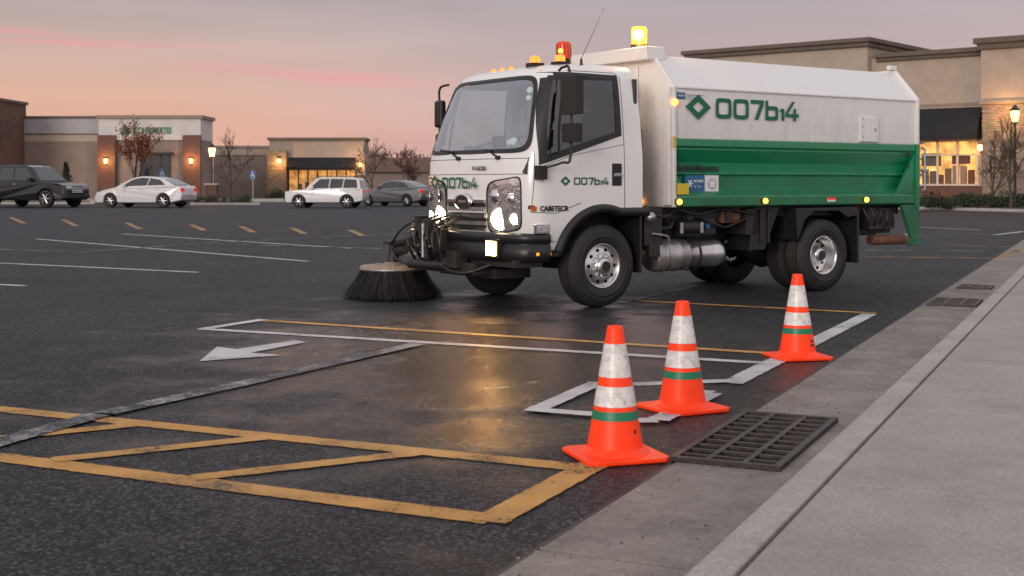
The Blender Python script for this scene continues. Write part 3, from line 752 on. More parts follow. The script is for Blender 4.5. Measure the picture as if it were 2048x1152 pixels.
# bumper
b=MB()
def bump(th,z,off,sf): 
    ex=2/NN; sn,cs=math.sin(th),max(0,math.cos(th))
    return Vector((sf+.40-(.40+off)*cs**ex,TC+(1.05+off)*math.copysign(abs(sn)**ex,sn),z))
prof=[(.49,-.06),(.50,-.005),(.56,.012),(.66,.012),(.665,.0),(.69,.0),(.695,.015),(.765,.012),(.785,-.01),(.787,-.07)]
v=[];f=[];n=72
for i in range(n+1):
    th=R(-90+180*i/n)
    for z,o in prof: v.append(bump(th,z,o,-1.09))
m=len(prof)
for i in range(n):
    for k in range(m-1): a=i*m+k; f.append((a,a+m,a+m+1,a+1))
b.add(v,f,BLACK,True)
b.box(-1.02,-.7,.12,1.98,.44,.52,FRAME)
b.obj('bumper',T)
b=MB()
for t in (.43,1.67):
    b.box(-1.12,-1.06,t-.12,t+.12,.535,.725,BLACK); b.box(-1.128,-1.12,t-.09,t+.09,.557,.703,FOG)
b.obj('fog_lamps',T,bevel=.012)
# mirrors
b=MB()
b.hose([(-.56,.02,2.44),(-.60,-.10,2.46),(-.59,-.20,2.38),(-.59,-.21,1.58),(-.66,-.16,1.50),(-.80,.0,1.44)],.014,BLACK,8,4)
b.tube([(-.59,-.20,1.60),(-.60,-.02,1.60)],.012,BLACK)
b.obj('mirror_arms',T)
b=MB(); b.box(-.66,-.56,-.38,-.13,1.98,2.36,BLACK); b.box(-.65,-.56,-.36,-.14,1.70,1.89,BLACK)
b.box(-.87,-.76,-.05,.03,1.33,1.47,BLACK)
b.box(-.559,-.556,-.36,-.15,2.0,2.34,CHROME)
b.obj('door_mirrors',T,bevel=.03,seg=4)
b=MB(); b.hose([(-.60,2.06,2.42),(-.66,2.16,2.38),(-.66,2.17,2.2),(-.66,2.17,1.8),(-.74,2.08,1.66)],.014,BLACK,8,4); b.obj('off_side_mirror_arm',T)
b=MB(); b.box(-.71,-.63,2.06,2.22,1.93,2.24,BLACK); b.box(-.71,-.63,2.06,2.20,1.72,1.86,BLACK); b.obj('off_side_mirror',T,bevel=.03,seg=4)
# roof lamps
b=MB()
for t,s in ((.62,-.43),(.35,-.30)):
    b.box(s-.07,s+.07,t-.07,t+.07,2.50,2.565,BLACK)
    b.rev([(.055,2.56),(.055,2.60),(.045,2.635),(.0,2.645)],(s,t,0),(0,0,1),AMBERD,20)
for t in (1.0,1.17,1.34,1.9):
    z=2.51 if t<1.5 else 2.43
    b.rev([(.036,z-.03),(.032,z+.02),(.02,z+.04),(0,z+.045)],(-.47,t,0),(0,0,1),AMBERD,14)
b.obj('roof_marker_lamps',T)
b=MB()
b.cyl((-.20,.42,2.53),(-.20,.42,2.61),.085,.08,BLACK,24)
b.rev([(.078,2.61),(.078,2.76),(.07,2.785),(0,2.79)],(-.20,.42,0),(0,0,1),REDB,24)
for k in range(12):
    a=k*math.pi/6; b.cyl((-.20+.079*math.cos(a),.42+.079*math.sin(a),2.62),(-.20+.079*math.cos(a),.42+.079*math.sin(a),2.76),.004,.004,BLACK,4)
b.rev([(0,2.66),(.025,2.67),(.025,2.70),(0,2.71)],(-.275,.375,0),(0,0,1),AMBER,12)
b.obj('roof_beacon',T)
b=MB(); b.cyl((-.12,.22,2.50),(-.12,.22,2.60),.02,.012,BLACK,10); b.cyl((-.12,.22,2.6),(.03,.02,3.12),.004,.0018,BLACK,6); b.obj('antenna',T)

# hopper body
SH0,SH1=.96,5.12
b=MB()
up=[(.02,1.775),(0,2.335),(.33,2.70),(.36,2.71),(1.74,2.71),(1.77,2.70),(2.10,2.335),(2.08,1.775)]
b.ext(up,'x',SH0+.04,SH1-.05,WHITEB)
b.obj('hopper_upper',T,bevel=.012)
b=MB()
lo=[(-.012,1.775),(-.012,1.70),(.018,1.68),(.018,1.66),(.10,1.52),(.105,1.42),(.075,1.405),(.075,1.39),(.11,1.375),(.13,1.235),(.0,1.155),(-.012,1.14),(-.012,1.04),(.05,1.02)]
lo=lo+[(2*TC-t,z) for t,z in reversed(lo)]
b.ext(lo,'x',SH0+.04,SH1-.05,GREEN)
b.obj('hopper_lower',T,bevel=.006)
full=[(-.015,1.03),(-.015,2.345),(.325,2.725),(1.775,2.725),(2.115,2.345),(2.115,1.03)]
b=MB(); b.ext(full,'x',SH0,SH0+.05,WHITEB)
b.ext([(.28,2.65),(.30,2.80),(1.80,2.80),(1.82,2.65)],'x',SH0-.12,SH0+.16,WHITEB)
b.box(SH0-.05,SH0,-.0,.10,1.05,2.34,WHITEB); b.box(SH0-.03,SH0,.55,.60,1.1,2.6,WHITEB)
b.obj('hopper_front_bulkhead',T,bevel=.012)
b=MB()
b.ext([(-.035,1.78),(-.035,2.36),(.315,2.745),(1.785,2.745),(2.135,2.36),(2.135,1.78)],'x',SH1-.05,SH1,WHITEB)
b.ext([(.30,2.745),(.30,2.80),(.36,2.80),(.36,2.745)],'x',SH1-.16,SH1-.02,WHITEB)
b.obj('hopper_rear_frame',T,bevel=.01)
b=MB(); b.ext([(-.035,.98),(-.035,1.776),(2.135,1.776),(2.135,.98)],'x',SH1-.052,SH1+.002,GREEN)
b.ext([(4.82,1.02),(5.16,1.02),(5.16,.62),(5.02,.58)],'y',.0,.06,GREEN); b.box(5.02,5.2,-.02,.10,.50,.62,GREEN)
b.ext([(4.72,1.16),(5.07,1.16),(5.07,1.66)],'y',.0,.05,GREEN)
b.ext([(1.01,1.16),(1.26,1.16),(1.01,1.40)],'y',.02,.06,GREEN)
b.obj('hopper_rear_lower',T,bevel=.008)
b=MB()
b.box(4.02,4.36,-.012,.02,1.80,2.10,WHITEB); b.box(4.27,4.30,-.02,-.012,1.93,1.97,STEEL)
b.box(SH0+.06,SH1-.06,-.020,-.002,2.325,2.345,WHITEB)
b.box(SH0-.01,SH0+.02,-.03,-.015,1.68,1.80,mat('yellow_tag',(.6,.45,.03),.5))
for z in (1.86,1.98,2.08): b.cyl((4.06,-.012,z),(4.06,-.02,z),.008,.008,STEEL,8)
b.obj('access_panel',T,bevel=.006)
b=MB()
for k in range(26):
    s=SH0+.14+k*.155; b.cyl((s,-.013,1.735),(s,-.019,1.735),.008,.006,GREEN,8); b.cyl((s,-.013,1.06),(s,-.019,1.06),.008,.006,GREEN,8)
b.obj('rivets',T)
b=MB()
for s in (1.03,2.35,4.10): 
    b.box(s-.05,s+.05,-.03,-.006,1.06,1.12,BLACK); b.rev([(.033,0),(.03,.02),(0,.028)],(s,-.03,1.09),(0,-1,0),AMBER,14)
b.rev([(.033,0),(.03,.02),(0,.028)],(SH0+.02,-.017,2.17),(0,-1,0),AMBER,14)
b.rev([(.033,0),(.03,.02),(0,.028)],(SH0-.02,.5,1.09),(-1,0,0),AMBER,14)
b.obj('side_marker_lamps',T)
WL=mat('white_label',(.7,.7,.7),.4); BLUE=mat('blue_label',(.02,.12,.28),.4); YL=bpy.data.materials['yellow_tag']
b=MB(); b.box(3.42,3.56,-.016,-.012,1.07,1.12,WL); b.box(3.42,3.56,-.018,-.016,1.095,1.12,TAIL)
b.box(1.22,1.50,.075,.098,1.19,1.38,BLUE); b.box(1.515,1.72,.075,.098,1.19,1.38,WL); b.box(1.03,1.20,-.0,.02,1.17,1.29,YL)
b.box(1.02,1.14,-.006,.0,2.21,2.28,BLUE); b.box(1.15,1.42,-.006,.0,2.215,2.275,WL)
b.cyl((1.62,.075,1.285),(1.62,.072,1.285),.06,.06,STEEL,20); b.cyl((1.62,.072,1.285),(1.62,.070,1.285),.045,.045,WL,20)
for k in range(3):
    a=k*math.pi/3; c=Vector((1.285,.073,1.285)); d=Vector((math.cos(a)*.045,0,math.sin(a)*.045)); b.cyl(c-d,c+d,.007,.007,WL,6)
b.obj('safety_labels',T)
text('BIWA ORAMES',.14,.030,Mside(1.345,.073,1.30),WL,T,'label_text',0)
text('5 TA',.10,.02,Mside(1.35,.073,1.245),WL,T,'label_text',0)
text('NEWS',.09,.022,Mside(1.035,-.008,2.235),WL,T,'label_text',0)
text('Registered Sweeping Unit',.24,.014,Mside(1.162,-.008,2.25),BLUE,T,'label_text',0)
text('Servicing Required',.2,.014,Mside(1.162,-.008,2.228),BLUE,T,'label_text',0)
fleet_number(1.33,.225,Mside(1.60,-.006,2.015),T,'side_number')
fleet_number(.45,.078,Mside(-.39,-.004,1.275),T,'door_number')
fleet_number(.70,.120,Mfront(-1.045,1.50,1.235),T,'front_number')
text('F-GOSI',.24,.045,Mfront(-1.025,.92,1.425),KTXT,T,'front_model_text',.02)
text('CABETECR',.36,.055,Mside(-.82,-.006,1.01),KTXT,T,'door_model_text',.03)
text('Hwrdb Mesrwns',.66,.085,Mside(1.06,.072,1.42),KTXT,T,'body_text',.02)
text('MS',.10,.06,Mside(4.86,-.02,1.62),KTXT,T,'rear_code_text',.01); text('1 K',.10,.05,Mside(4.86,-.01,1.48),KTXT,T,'rear_code_text',.01)
b=MB(); b.box(-.90,-.835,.03,.04,1.012,1.06,emit('orange_dash',(1,.2,.02),0,(.7,.12,.02))); b.obj('model_stripe',T)
def diamond(name,M,w_,h):
    b=MB(); v=[(-w_,0,0),(0,-h,0),(w_,0,0),(0,h,0),(-w_*.45,0,0),(0,-h*.45,0),(w_*.45,0,0),(0,h*.45,0)]
    b.add(v,[(0,1,5,4),(1,2,6,5),(2,3,7,6),(3,0,4,7)],GTXT); o=b.obj(name,T); o.matrix_local=M
diamond('side_mark',Mside(1.335,-.008,2.13),.19,.14); diamond('door_mark',Mside(-.50,-.006,1.315),.065,.05); diamond('front_mark',Mfront(-1.045,1.645,1.30),.085,.085)
# body beacon
b=MB(); b.cyl((1.02,.62,2.80),(1.02,.62,2.85),.095,.095,BLACK,24); b.rev([(.085,2.85),(.09,3.02),(.075,3.05),(0,3.055)],(1.02,.62,0),(0,0,1),BEACONL,24)
b.rev([(.0,2.90),(.05,2.92),(.055,2.96),(.04,3.0),(0,3.01)],(1.02-.06,.62-.05,0),(0,0,1),BEACON,16)
b.obj('hopper_beacon',T)
# chassis
b=MB()
b.box(-.8,5.0,.55,.68,.62,.86,FRAME); b.box(-.8,5.0,1.42,1.55,.62,.86,FRAME)
b.box(1.0,5.0,.2,1.9,.90,1.03,FRAME)
for s in (1.3,1.9,2.5,3.1,3.9,4.5): b.box(s,s+.08,.12,1.98,.86,.98,FRAME)
b.cyl((3.418,.3,.43),(3.418,1.8,.43),.09,.09,FRAME); b.cyl((0,.2,.43),(0,1.9,.43),.07,.07,FRAME); b.rev([(.0,-.2),(.16,-.15),(.2,0),(.16,.15),(0,.2)],(3.418,1.05,.43),(0,1,0),FRAME,20)
b.box(1.05,1.75,.22,.5,.70,.92,FRAME); b.cyl((1.15,.15,.80),(1.45,.15,.80),.095,.095,BLACK,20); b.box(1.5,1.72,.12,.3,.72,.90,BLACK)
b.box(1.86,2.15,.16,.4,.84,1.02,RUST); b.box(2.2,2.45,.12,.5,.70,1.0,FRAME)
b.box(.60,.86,.05,.4,.62,1.04,FRAME); b.box(.66,.80,.02,.1,.5,.64,FRAME)
b.hose([(.62,.1,.98),(.9,.05,.93),(1.1,.1,1.0),(1.4,.08,.95),(1.8,.12,1.0),(2.3,.1,.94)],.018,BLACK)
b.hose([(.62,.14,.88),(.95,.08,.8),(1.1,.14,.9)],.022,BLACK); b.hose([(1.5,.1,.9),(1.7,.05,.82),(1.9,.12,.8),(2.2,.1,.9)],.016,BLACK)
b.hose([(.7,.03,.75),(.9,.02,.72),(1.0,.1,.66)],.014,STEEL)
b.box(1.12,1.16,.04,.06,.74,.86,STEEL); b.box(1.42,1.46,.04,.06,.74,.86,STEEL); b.box(1.55,1.62,.10,.12,.78,.84,BLUE)
b.ext([(2.35,1.02),(2.75,1.02),(2.50,.52),(2.25,.52)],'y',.12,.5,BLACK); b.box(2.42,2.45,.10,.12,.6,1.0,FRAME); b.box(2.54,2.57,.10,.12,.6,1.0,FRAME)
b.box(4.15,4.9,.25,1.85,.66,.95,FRAME); b.box(4.3,4.8,.1,.4,.72,.98,FRAME)
for k in range(5): b.hose([(4.2+.14*k,.1,.98),(4.24+.12*k,.05,.82+.03*(k%3)),(4.34+.1*k,.14,.70)],.012,BLACK,6)
b.obj('chassis',T,bevel=.006)
b=MB(); b.box(.50,.53,.0,.36,.34,.98,BLACK); b.box(.50,.53,1.75,2.1,.34,.98,BLACK); b.box(3.98,4.01,.0,.55,.32,.98,BLACK); b.box(3.98,4.01,1.55,2.1,.32,.98,BLACK)
b.ext([(2.93,.62),(3.05,.86),(3.2,.96),(3.64,.96),(3.8,.88),(3.98,.9),(3.98,1.0),(2.9,1.0)],'y',.0,.5,BLACK)
b.obj('mud_flaps',T,bevel=.008)
b=MB()
b.rev([(0,.0),(.16,.0),(.178,.03),(.178,.30),(.184,.31),(.184,.34),(.178,.35),(.178,.46)],(.86,.26,.50),(1,0,0),STEEL,32)
b.rev([(.178,.46),(.150,.50),(.150,.90),(.156,.91),(.156,.97),(.13,1.03),(0,1.04)],(.86,.26,.50),(1,0,0),ALU,32)
for s in (.98,1.45): b.rev([(.186,-.02),(.190,-.018),(.190,.018),(.186,.02)],(s,.26,.50),(1,0,0),FRAME if s>1 else STEEL,32)
b.obj('fuel_tank',T)
b=MB(); b.rev([(0,-.06),(.045,-.045),(.06,0),(.045,.045),(0,.06)],(.66,.02,.93),(0,1,0),STEEL,20); b.obj('air_filter_cap',T)
b=MB(); b.cyl((4.45,.2,.58),(5.0,.12,.58),.065,.065,RUST,20); b.cyl((4.98,.12,.58),(5.06,.12,.58),.07,.07,STEEL,20); b.obj('exhaust_pipe',T)
b=MB()
b.tube([(5.18,-.02,1.20),(5.24,-.02,1.22),(5.24,-.02,1.72),(5.18,-.02,1.74)],.014,STEEL); b.tube([(5.18,-.02,1.45),(5.28,-.02,1.45)],.02,STEEL)
b.tube([(5.22,.12,1.10),(5.22,.12,1.9)],.014,STEEL)
for z in (1.2,1.4,1.6,1.8): b.tube([(5.22,-.02,z),(5.22,.3,z)],.010,STEEL)
b.box(5.13,5.18,.02,.16,1.05,1.2,TAIL)
b.obj('rear_ladder',T)

# wheels
def wheel(b,s,t,sgn,front):
    ax=(0,sgn,0); o=(s,t,.432)
    tp=[(.235,.035),(.25,.010),(.275,.0),(.30,.0),(.302,-.004),(.318,-.004),(.32,.001),(.335,-.001),(.37,.0),(.375,.006),(.405,.014),(.424,.040),(.432,.065)]
    x=.065
    for k in range(4): tp+=[(.432,x+.028),(.420,x+.030),(.420,x+.036),(.432,x+.038)]; x+=.038
    tp+=[(.424,.235),(.39,.262),(.27,.265),(.23,.25)]
    b.rev(tp,o,ax,RUBBER,64)
    if front: rp=[(.236,.033),(.232,.018),(.224,.018),(.215,.05),(.205,.062),(.195,.055),(.14,.030),(.125,.032),(.095,.030),(.09,.0),(.075,-.02),(.045,-.03),(0,-.032)]
    else: rp=[(.236,.033),(.232,.016),(.224,.016),(.216,.045),(.205,.15),(.19,.165),(.13,.175),(.10,.17),(.092,.08),(.07,.055),(0,.05)]
    b.rev(rp,o,ax,ALU,56)
    dk=.043 if front else .168
    S_=Vector((s,t,.432))
    for k in range(10):
        a=2*math.pi*k/10; d=Vector((math.cos(a),0,math.sin(a))); n_=Vector(ax)
        h=S_+d*.168+n_*(dk-.006 if front else dk-.004)
        b.cyl(h,h+n_*.012,.019,.019,SHADEGAP,12)  # black discs paint the shade inside the wheel's hand holes
        a2=a+math.pi/10; d2=Vector((math.cos(a2),0,math.sin(a2))); h=S_+d2*.115+n_*(.012 if front else .15)
        b.cyl(h,h+n_*.03,.0135,.0135,CHROME,6)
    hb=.0-.028 if front else .045
    b.cyl(S_+Vector(ax)*(hb-.012),S_+Vector(ax)*(hb+.04),.052,.056,FRAME,20)
for nm,s,t,sg,fr in (('front_wheel',0,-.01,1,True),('rear_wheel',3.418,.02,1,False),('rear_inner_wheel',3.418,.33,1,False),('front_wheel_off_side',0,2.11,-1,True),('rear_wheel_off_side',3.418,2.08,-1,False),('rear_inner_wheel_off_side',3.418,1.77,-1,False)):
    b=MB(); wheel(b,s,t,sg,fr); b.obj(nm,T,fixn=True)

# gutter broom
BC=Vector((-1.20,2.29,0))
b=MB()
b.rev([(0,.40),(.10,.40),(.12,.37),(.355,.365),(.375,.355),(.375,.315),(.35,.30)],BC,(0,0,1),BPLATE,48)
b.rev([(.36,.315),(.378,.315),(.378,.335),(.36,.335)],BC,(0,0,1),STEEL,48)
b.obj('broom_plate',T)
b=MB()
b.rev([(.33,.315),(.37,.24),(.43,.13),(.475,.03),(.40,.03),(.2,.2)],BC,(0,0,1),BRISTLE,48)
for i in range(3400):
    a=rnd.uniform(0,2*math.pi); r0=.30+.07*rnd.random(); sw=rnd.gauss(.06,.05); r1=rnd.uniform(.48,.60)-(.37-r0)*.5; z1=rnd.uniform(.004,.06)
    pts=[]
    for f in (0,.45,1):
        r=r0+(r1-r0)*(f**1.25); aa=a+sw*f; pts.append(Vector((BC.x+r*math.cos(aa),BC.y+r*math.sin(aa),.325+(z1-.325)*f)))
    tg=Vector((-math.sin(a),math.cos(a),0))*.0032
    b.add([pts[0]-tg,pts[0]+tg,pts[1]+tg,pts[1]-tg,pts[2]+tg*.6,pts[2]-tg*.6],[(0,1,2,3),(3,2,4,5)],BRISTLE if i%5 else BRISTLE2)
b.obj('broom_bristles',T,fixn=False)
b=MB()
b.cyl(BC+Vector((0,0,.38)),BC+Vector((0,0,.50)),.075,.06,FRAME,20); b.cyl(BC+Vector((0,0,.50)),BC+Vector((0,0,.62)),.05,.05,BLACK,16)
b.box(BC.x-.09,BC.x+.09,BC.y-.08,BC.y+.08,.60,.64,FRAME)
for k in range(6): a=k*math.pi/3; b.cyl(BC+Vector((.2*math.cos(a),.2*math.sin(a),.36)),BC+Vector((.2*math.cos(a),.2*math.sin(a),.385)),.016,.016,STEEL,6)
b.tube([BC+Vector((0,0,.60)),(-1.22,1.95,.66),(-1.2,1.6,.72),(-1.02,1.45,.72)],.04,FRAME,12)
b.tube([BC+Vector((.05,0,.48)),(-1.15,1.9,.50),(-1.05,1.55,.58)],.022,STEEL,10)
b.hose([(-1.28,2.2,.56),(-1.34,1.95,.45),(-1.28,1.7,.40),(-1.1,1.5,.50)],.014,BLACK)
b.hose([(-1.24,2.25,.62),(-1.30,1.9,.80),(-1.2,1.65,.9),(-1.1,1.5,.8)],.014,BLACK)
b.cyl(BC+Vector((0,-.05,.52)),BC+Vector((.02,-.25,.56)),.05,.05,FRAME,14)
b.box(-1.24,-1.08,1.30,1.75,.55,.80,FRAME); b.box(-1.30,-1.22,1.38,1.52,.48,.90,FRAME); b.box(-1.28,-1.16,1.58,1.68,.60,.94,BLACK)
b.cyl((-1.31,1.45,.50),(-1.31,1.45,.86),.022,.022,STEEL,12); b.cyl((-1.33,1.70,.42),(-1.18,1.15,.42),.05,.05,FRAME,12)
b.box(-1.22,-1.06,.95,1.35,.40,.58,FRAME); b.box(-1.15,-.8,.7,1.9,.34,.46,FRAME)
for k in range(12):
    t0=1.12+.06*k; z0=.90+.05*math.sin(k*2.1)
    b.hose([(-1.06,t0,z0),(-1.25-.02*(k%3),t0+.03,z0-.08),(-1.30,t0-.05*(k%2),z0-.30),(-1.14,t0+.05,z0-.45)],.010+.003*(k%3),BLACK,7,4)
for k in range(6):
    b.cyl((-1.315,1.32+.08*k,.62+.08*(k%3)),(-1.27,1.32+.08*k,.62+.08*(k%3)),.016,.016,STEEL,8)
b.hose([(-1.0,.6,.45),(-1.2,.8,.36),(-1.25,1.1,.40),(-1.1,1.3,.5)],.018,BLACK)
b.box(-.95,-.5,.6,1.7,.30,.40,FRAME)
b.obj('broom_arm',T,bevel=.005)
def plight(kind,name,loc,en,col,r=.05,parent=T,dirv=None,ang=70):
    l=bpy.data.lights.new(name,kind); l.energy=en; l.color=col
    if kind!='AREA': l.shadow_soft_size=r
    if kind=='SPOT': l.spot_size=R(ang); l.spot_blend=.8
    o=lk(bpy.data.objects.new(name,l),parent); o.location=loc
    if dirv is not None: o.rotation_euler=Vector(dirv).to_track_quat('-Z','Y').to_euler()
plight('SPOT','fog_light',(-1.18,.43,.63),32,(1,.46,.12),.08,dirv=(-.85,-.35,-.30),ang=120)
plight('SPOT','headlight_beam',(-1.16,.45,.92),18,(1,.62,.30),.09,dirv=(-1,-.1,-.22),ang=100)
plight('SPOT','headlight_beam',(-1.16,1.75,.92),26,(1,.64,.32),.08,dirv=(-1,0,-.2),ang=100)
plight('POINT','beacon_light',(.88,.45,2.93),24,(1,.5,.12),.06)

# ------------------------------------------------------------------ cars
CW=mat('car_white',(.66,.65,.66),.22,coat=.8); CB=mat('car_black',(.006,.006,.008),.15,coat=.5); CG=mat('car_grey',(.20,.20,.22),.3,metal=.5,coat=.6)
PLATE=mat('plate',(.5,.5,.5),.5)
def arc(cx,r,z0=.33):
    return [(cx+r*math.cos(a),z0+r*math.sin(a)) for a in [math.pi*k/10 for k in range(11)]]
def car(kind,loc,rz,paint,sc,name='parked_car'):
    e=empty(name,loc,rz,sc=sc)
    if kind=='sedan':
        W=.90; wx=1.42; wr=.33; ar=.37
        top=[(-2.30,.36),(-2.36,.60),(-2.32,.92),(-2.22,1.02),(-1.75,1.07),(-1.0,1.03),(.9,.97),(1.25,.94),(1.85,.83),(2.2,.70),(2.34,.52),(2.32,.30),(2.2,.22)]
        gh=[(-2.02,1.03),(-1.62,1.24),(-1.25,1.38),(-.75,1.475),(-.3,1.50),(.0,1.485),(.40,1.40),(1.22,.945)]; belt=1.0; roofz=1.5
        wins=[[(-1.50,1.09),(-1.15,1.34),(-.62,1.42),(-.55,1.06)],[(-.50,1.06),(-.56,1.42),(-.1,1.43),(.30,1.35),(.85,1.02)]]
    else:
        W=.98; wx=1.50; wr=.39; ar=.44
        top=[(-2.42,.45),(-2.45,.75),(-2.42,1.18),(-2.3,1.2),(-1.0,1.17),(1.0,1.13),(1.35,1.12),(2.1,1.06),(2.36,.98),(2.42,.75),(2.40,.42),(2.25,.32)]
        gh=[(-2.36,1.17),(-2.22,1.72),(-2.05,1.83),(-1.0,1.88),(.1,1.87),(.45,1.80),(1.15,1.12)]; belt=1.15; roofz=1.88
        wins=[[(-2.15,1.22),(-2.05,1.72),(-1.32,1.76),(-1.25,1.22)],[(-1.18,1.22),(-1.25,1.76),(-.45,1.77),(-.40,1.21)],[(-.33,1.21),(-.38,1.77),(.25,1.75),(.82,1.19)]]
    bz=.24 if kind=='sedan' else .34
    poly=top+[(wx+ar,bz)]+arc(wx,ar,wr)[0:]+[(wx-ar,bz),(-wx+ar,bz)]+arc(-wx,ar,wr)+[(-wx-ar,bz)]
    poly=poly[::-1]
    def hw(x,z): 
        q=max(0,abs(x)-1.5)/.9; return (W-.16*q*q)*(1-.05*max(0,(.6-z)))-(.05*max(0,z-.85)/.3)
    b=MB(); n=len(poly)
    v=[(x,-hw(x,z),z) for x,z in poly]+[(x,hw(x,z),z) for x,z in poly]
    b.add(v,[tuple(range(n)),tuple(range(2*n-1,n-1,-1))]+[(i,n+i,n+(i+1)%n,(i+1)%n) for i in range(n)],paint)
    b.obj('body',e,bevel=.05,seg=3,angle=30)
    def gw(z): return W-.09-.24*(z-belt)/(roofz-belt)
    b=MB(); n=len(gh); v=[(x,-gw(z),z) for x,z in gh]+[(x,gw(z),z) for x,z in gh]
    b.add(v,[tuple(range(n)),tuple(range(2*n-1,n-1,-1))]+[(i,(i+1)%n,n+(i+1)%n,n+i) for i in range(n)],paint)
    b.obj('cabin',e,bevel=.05,seg=3,angle=20)
    b=MB()
    for wn in wins:
        for sg in (-1,1):
            v=[(x,sg*(gw(z)+.012),z) for x,z in wn]; b.add(v,[tuple(range(len(v)))],CARGLASS)
    def pane(p,q,o):
        d=Vector((q[0]-p[0],0,q[1]-p[1])); nrm=Vector((-d.z,0,d.x)).normalized()
        if nrm.z<0: nrm=-nrm
        a=Vector((p[0],0,p[1]))+d*.10+nrm*o; c=Vector((p[0],0,p[1]))+d*.92+nrm*o
        b.add([(a.x,-gw(a.z)+.09,a.z),(a.x,gw(a.z)-.09,a.z),(c.x,gw(c.z)-.09,c.z),(c.x,-gw(c.z)+.09,c.z)],[(0,1,2,3)],CARGLASS)
    pane(gh[-1],gh[-2],.012); pane(gh[0],gh[2] if kind=='sedan' else gh[1],.03 if kind=='sedan' else .012)
    b.obj('windows',e)
    b=MB()
    for x in (wx,-wx):
        for sg in (-1,1):
            o=(x,sg*(W-.0),wr); ax=(0,-sg,0)
            b.rev([(wr*.62,.03),(wr*.7,.0),(wr*.93,.005),(wr,.04),(wr,.2),(wr*.6,.22)],o,ax,RUBBER,28)
            b.rev([(wr*.64,.03),(wr*.60,.02),(wr*.56,.07),(0,.07)],o,ax,FRAME,28)
            for k in range(6):
                a=k*math.pi/3; c=Vector((x,sg*(W-.028),wr)); d=Vector((math.cos(a),0,math.sin(a)))
                b.cyl(c+d*.02,c+d*wr*.6,.045,.03,ALU,6)
            b.cyl((x,sg*(W-.04),wr),(x,sg*(W-.01),wr),.05,.05,ALU,10)
    b.box(-wx-.3,wx+.3,-W+.25,W-.25,bz-.04,bz+.3,FRAME)
    b.obj('wheels',e)
    b=MB(); zf=.64 if kind=='sedan' else .88; xf=2.27 if kind=='sedan' else 2.41; zr=.86 if kind=='sedan' else 1.0; xr=-2.33 if kind=='sedan' else -2.44
    for sg in (-1,1):
        b.box(xf-.22,xf+.03,sg*.52-.15,sg*.52+.17,zf-.05,zf+.09,LENS); b.box(xr-.02,xr+.2,sg*.60-.12,sg*.60+.16,zr-.09,zr+.08,TAIL)
        b.box(.55,.75,sg*(W+.02)-.07,sg*(W+.02)+.09,belt+.02,belt+.16,paint)
        b.box(-.3,-.15,sg*(W+.001)-.008,sg*(W+.001)+.008,belt-.14,belt-.11,CHROME); b.box(-1.2,-1.05,sg*(W+.001)-.008,sg*(W+.001)+.008,belt-.14,belt-.11,CHROME)
        for x in (-.42,.62):
            b.box(x-.006,x+.006,sg*(W-.012)-.006,sg*(W-.012)+.006,bz+.1,belt-.12,SEAM)
    if kind=='suv':
        for k in range(5): b.box(xf,xf+.035,-.34,.34,.66+.07*k,.69+.07*k,CHROME)
        b.box(-2.0,.2,-.66,-.63,1.90,1.93,BLACK); b.box(-2.0,.2,.63,.66,1.90,1.93,BLACK)
        b.box(2.36,2.47,-.8,.8,.42,.56,BLACK)
    else: b.box(xf-.0,xf+.05,-.36,.36,.42,.60,BLACK)
    b.box(xr-.04,xr+.05,-.22,.22,zf-.1,zf+.02,PLATE)
    b.obj('lamps_and_trim',e,bevel=.015)
    return e
def at(px,Y): return Vector(((px-1024)*Y/FPX,Y,0))
car('suv',at(68,68),R(-22),CB,1.18)
car('sedan',at(292,67),R(180-15),CW,1.08)
car('suv',at(654,66),R(180-8),CW,.84)
car('sedan',at(792,71),R(180-32),CG,.95)

# ------------------------------------------------------------------ vegetation
def rdir(d,ang):
    o=d.orthogonal().normalized(); o.rotate(Matrix.Rotation(rnd.uniform(0,6.283),3,d)); return (d*math.cos(ang)+o*math.sin(ang)).normalized()
def leaves(b,c,rad,n,size,m):
    for _ in range(n):
        while True:
            o=Vector((rnd.uniform(-1,1),rnd.uniform(-1,1),rnd.uniform(-1,1)))
            if o.length<1: break
        p=c+Vector((o.x*rad[0],o.y*rad[1],o.z*rad[2])); a=Vector((rnd.uniform(-1,1),rnd.uniform(-1,1),rnd.uniform(-1,1))).normalized(); q=a.orthogonal().normalized(); s=size*rnd.uniform(.6,1.3)
        b.add([p-a*s,p+q*s*.6,p+a*s,p-q*s*.6],[(0,1,2,3)],m)
def tree(loc,h,leaf=None,nl=0,ls=.06,spread=1.0,depth=5,name='bare_tree',r0=None,thick=.5):
    e=empty(name,loc); b=MB(); lf=MB()
    r0=r0 or h*.018
    def br(p,d,l,r,k):
        r=max(r,.011)
        q=p+d*l*.5; d2=(rdir(d,.12)+Vector((0,0,.06))).normalized(); q2=q+d2*l*.5
        b.cyl(p,q,r,r*.85,BARK,5,False); b.cyl(q,q2,r*.85,r*.65,BARK,5,False)
        if k<=2 and leaf: leaves(lf,q2,(l*.55,)*3,nl,ls,leaf)
        if k==0: return
        br(q2,(rdir(d2,.2*spread)+Vector((0,0,.1))).normalized(),l*.78,r*.65,k-1)
        for _ in range(2 if k>1 else 3):
            br(q+(q2-q)*rnd.random(),(rdir(d2,R(rnd.uniform(25,48))*spread)+Vector((0,0,.18))).normalized(),l*rnd.uniform(.6,.8),r*thick,k-1)
    br(Vector((0,0,0)),Vector((0,0,1)),h*.28,r0,depth)
    b.obj('trunk_and_limbs',e,fixn=False)
    if leaf: lf.obj('leaves',e,fixn=False)
    return e
tree(at(270,80),5.6,LEAFO,4,.075,.8,5,'autumn_tree')
tree(at(462,84),5.2,None,spread=1.1)
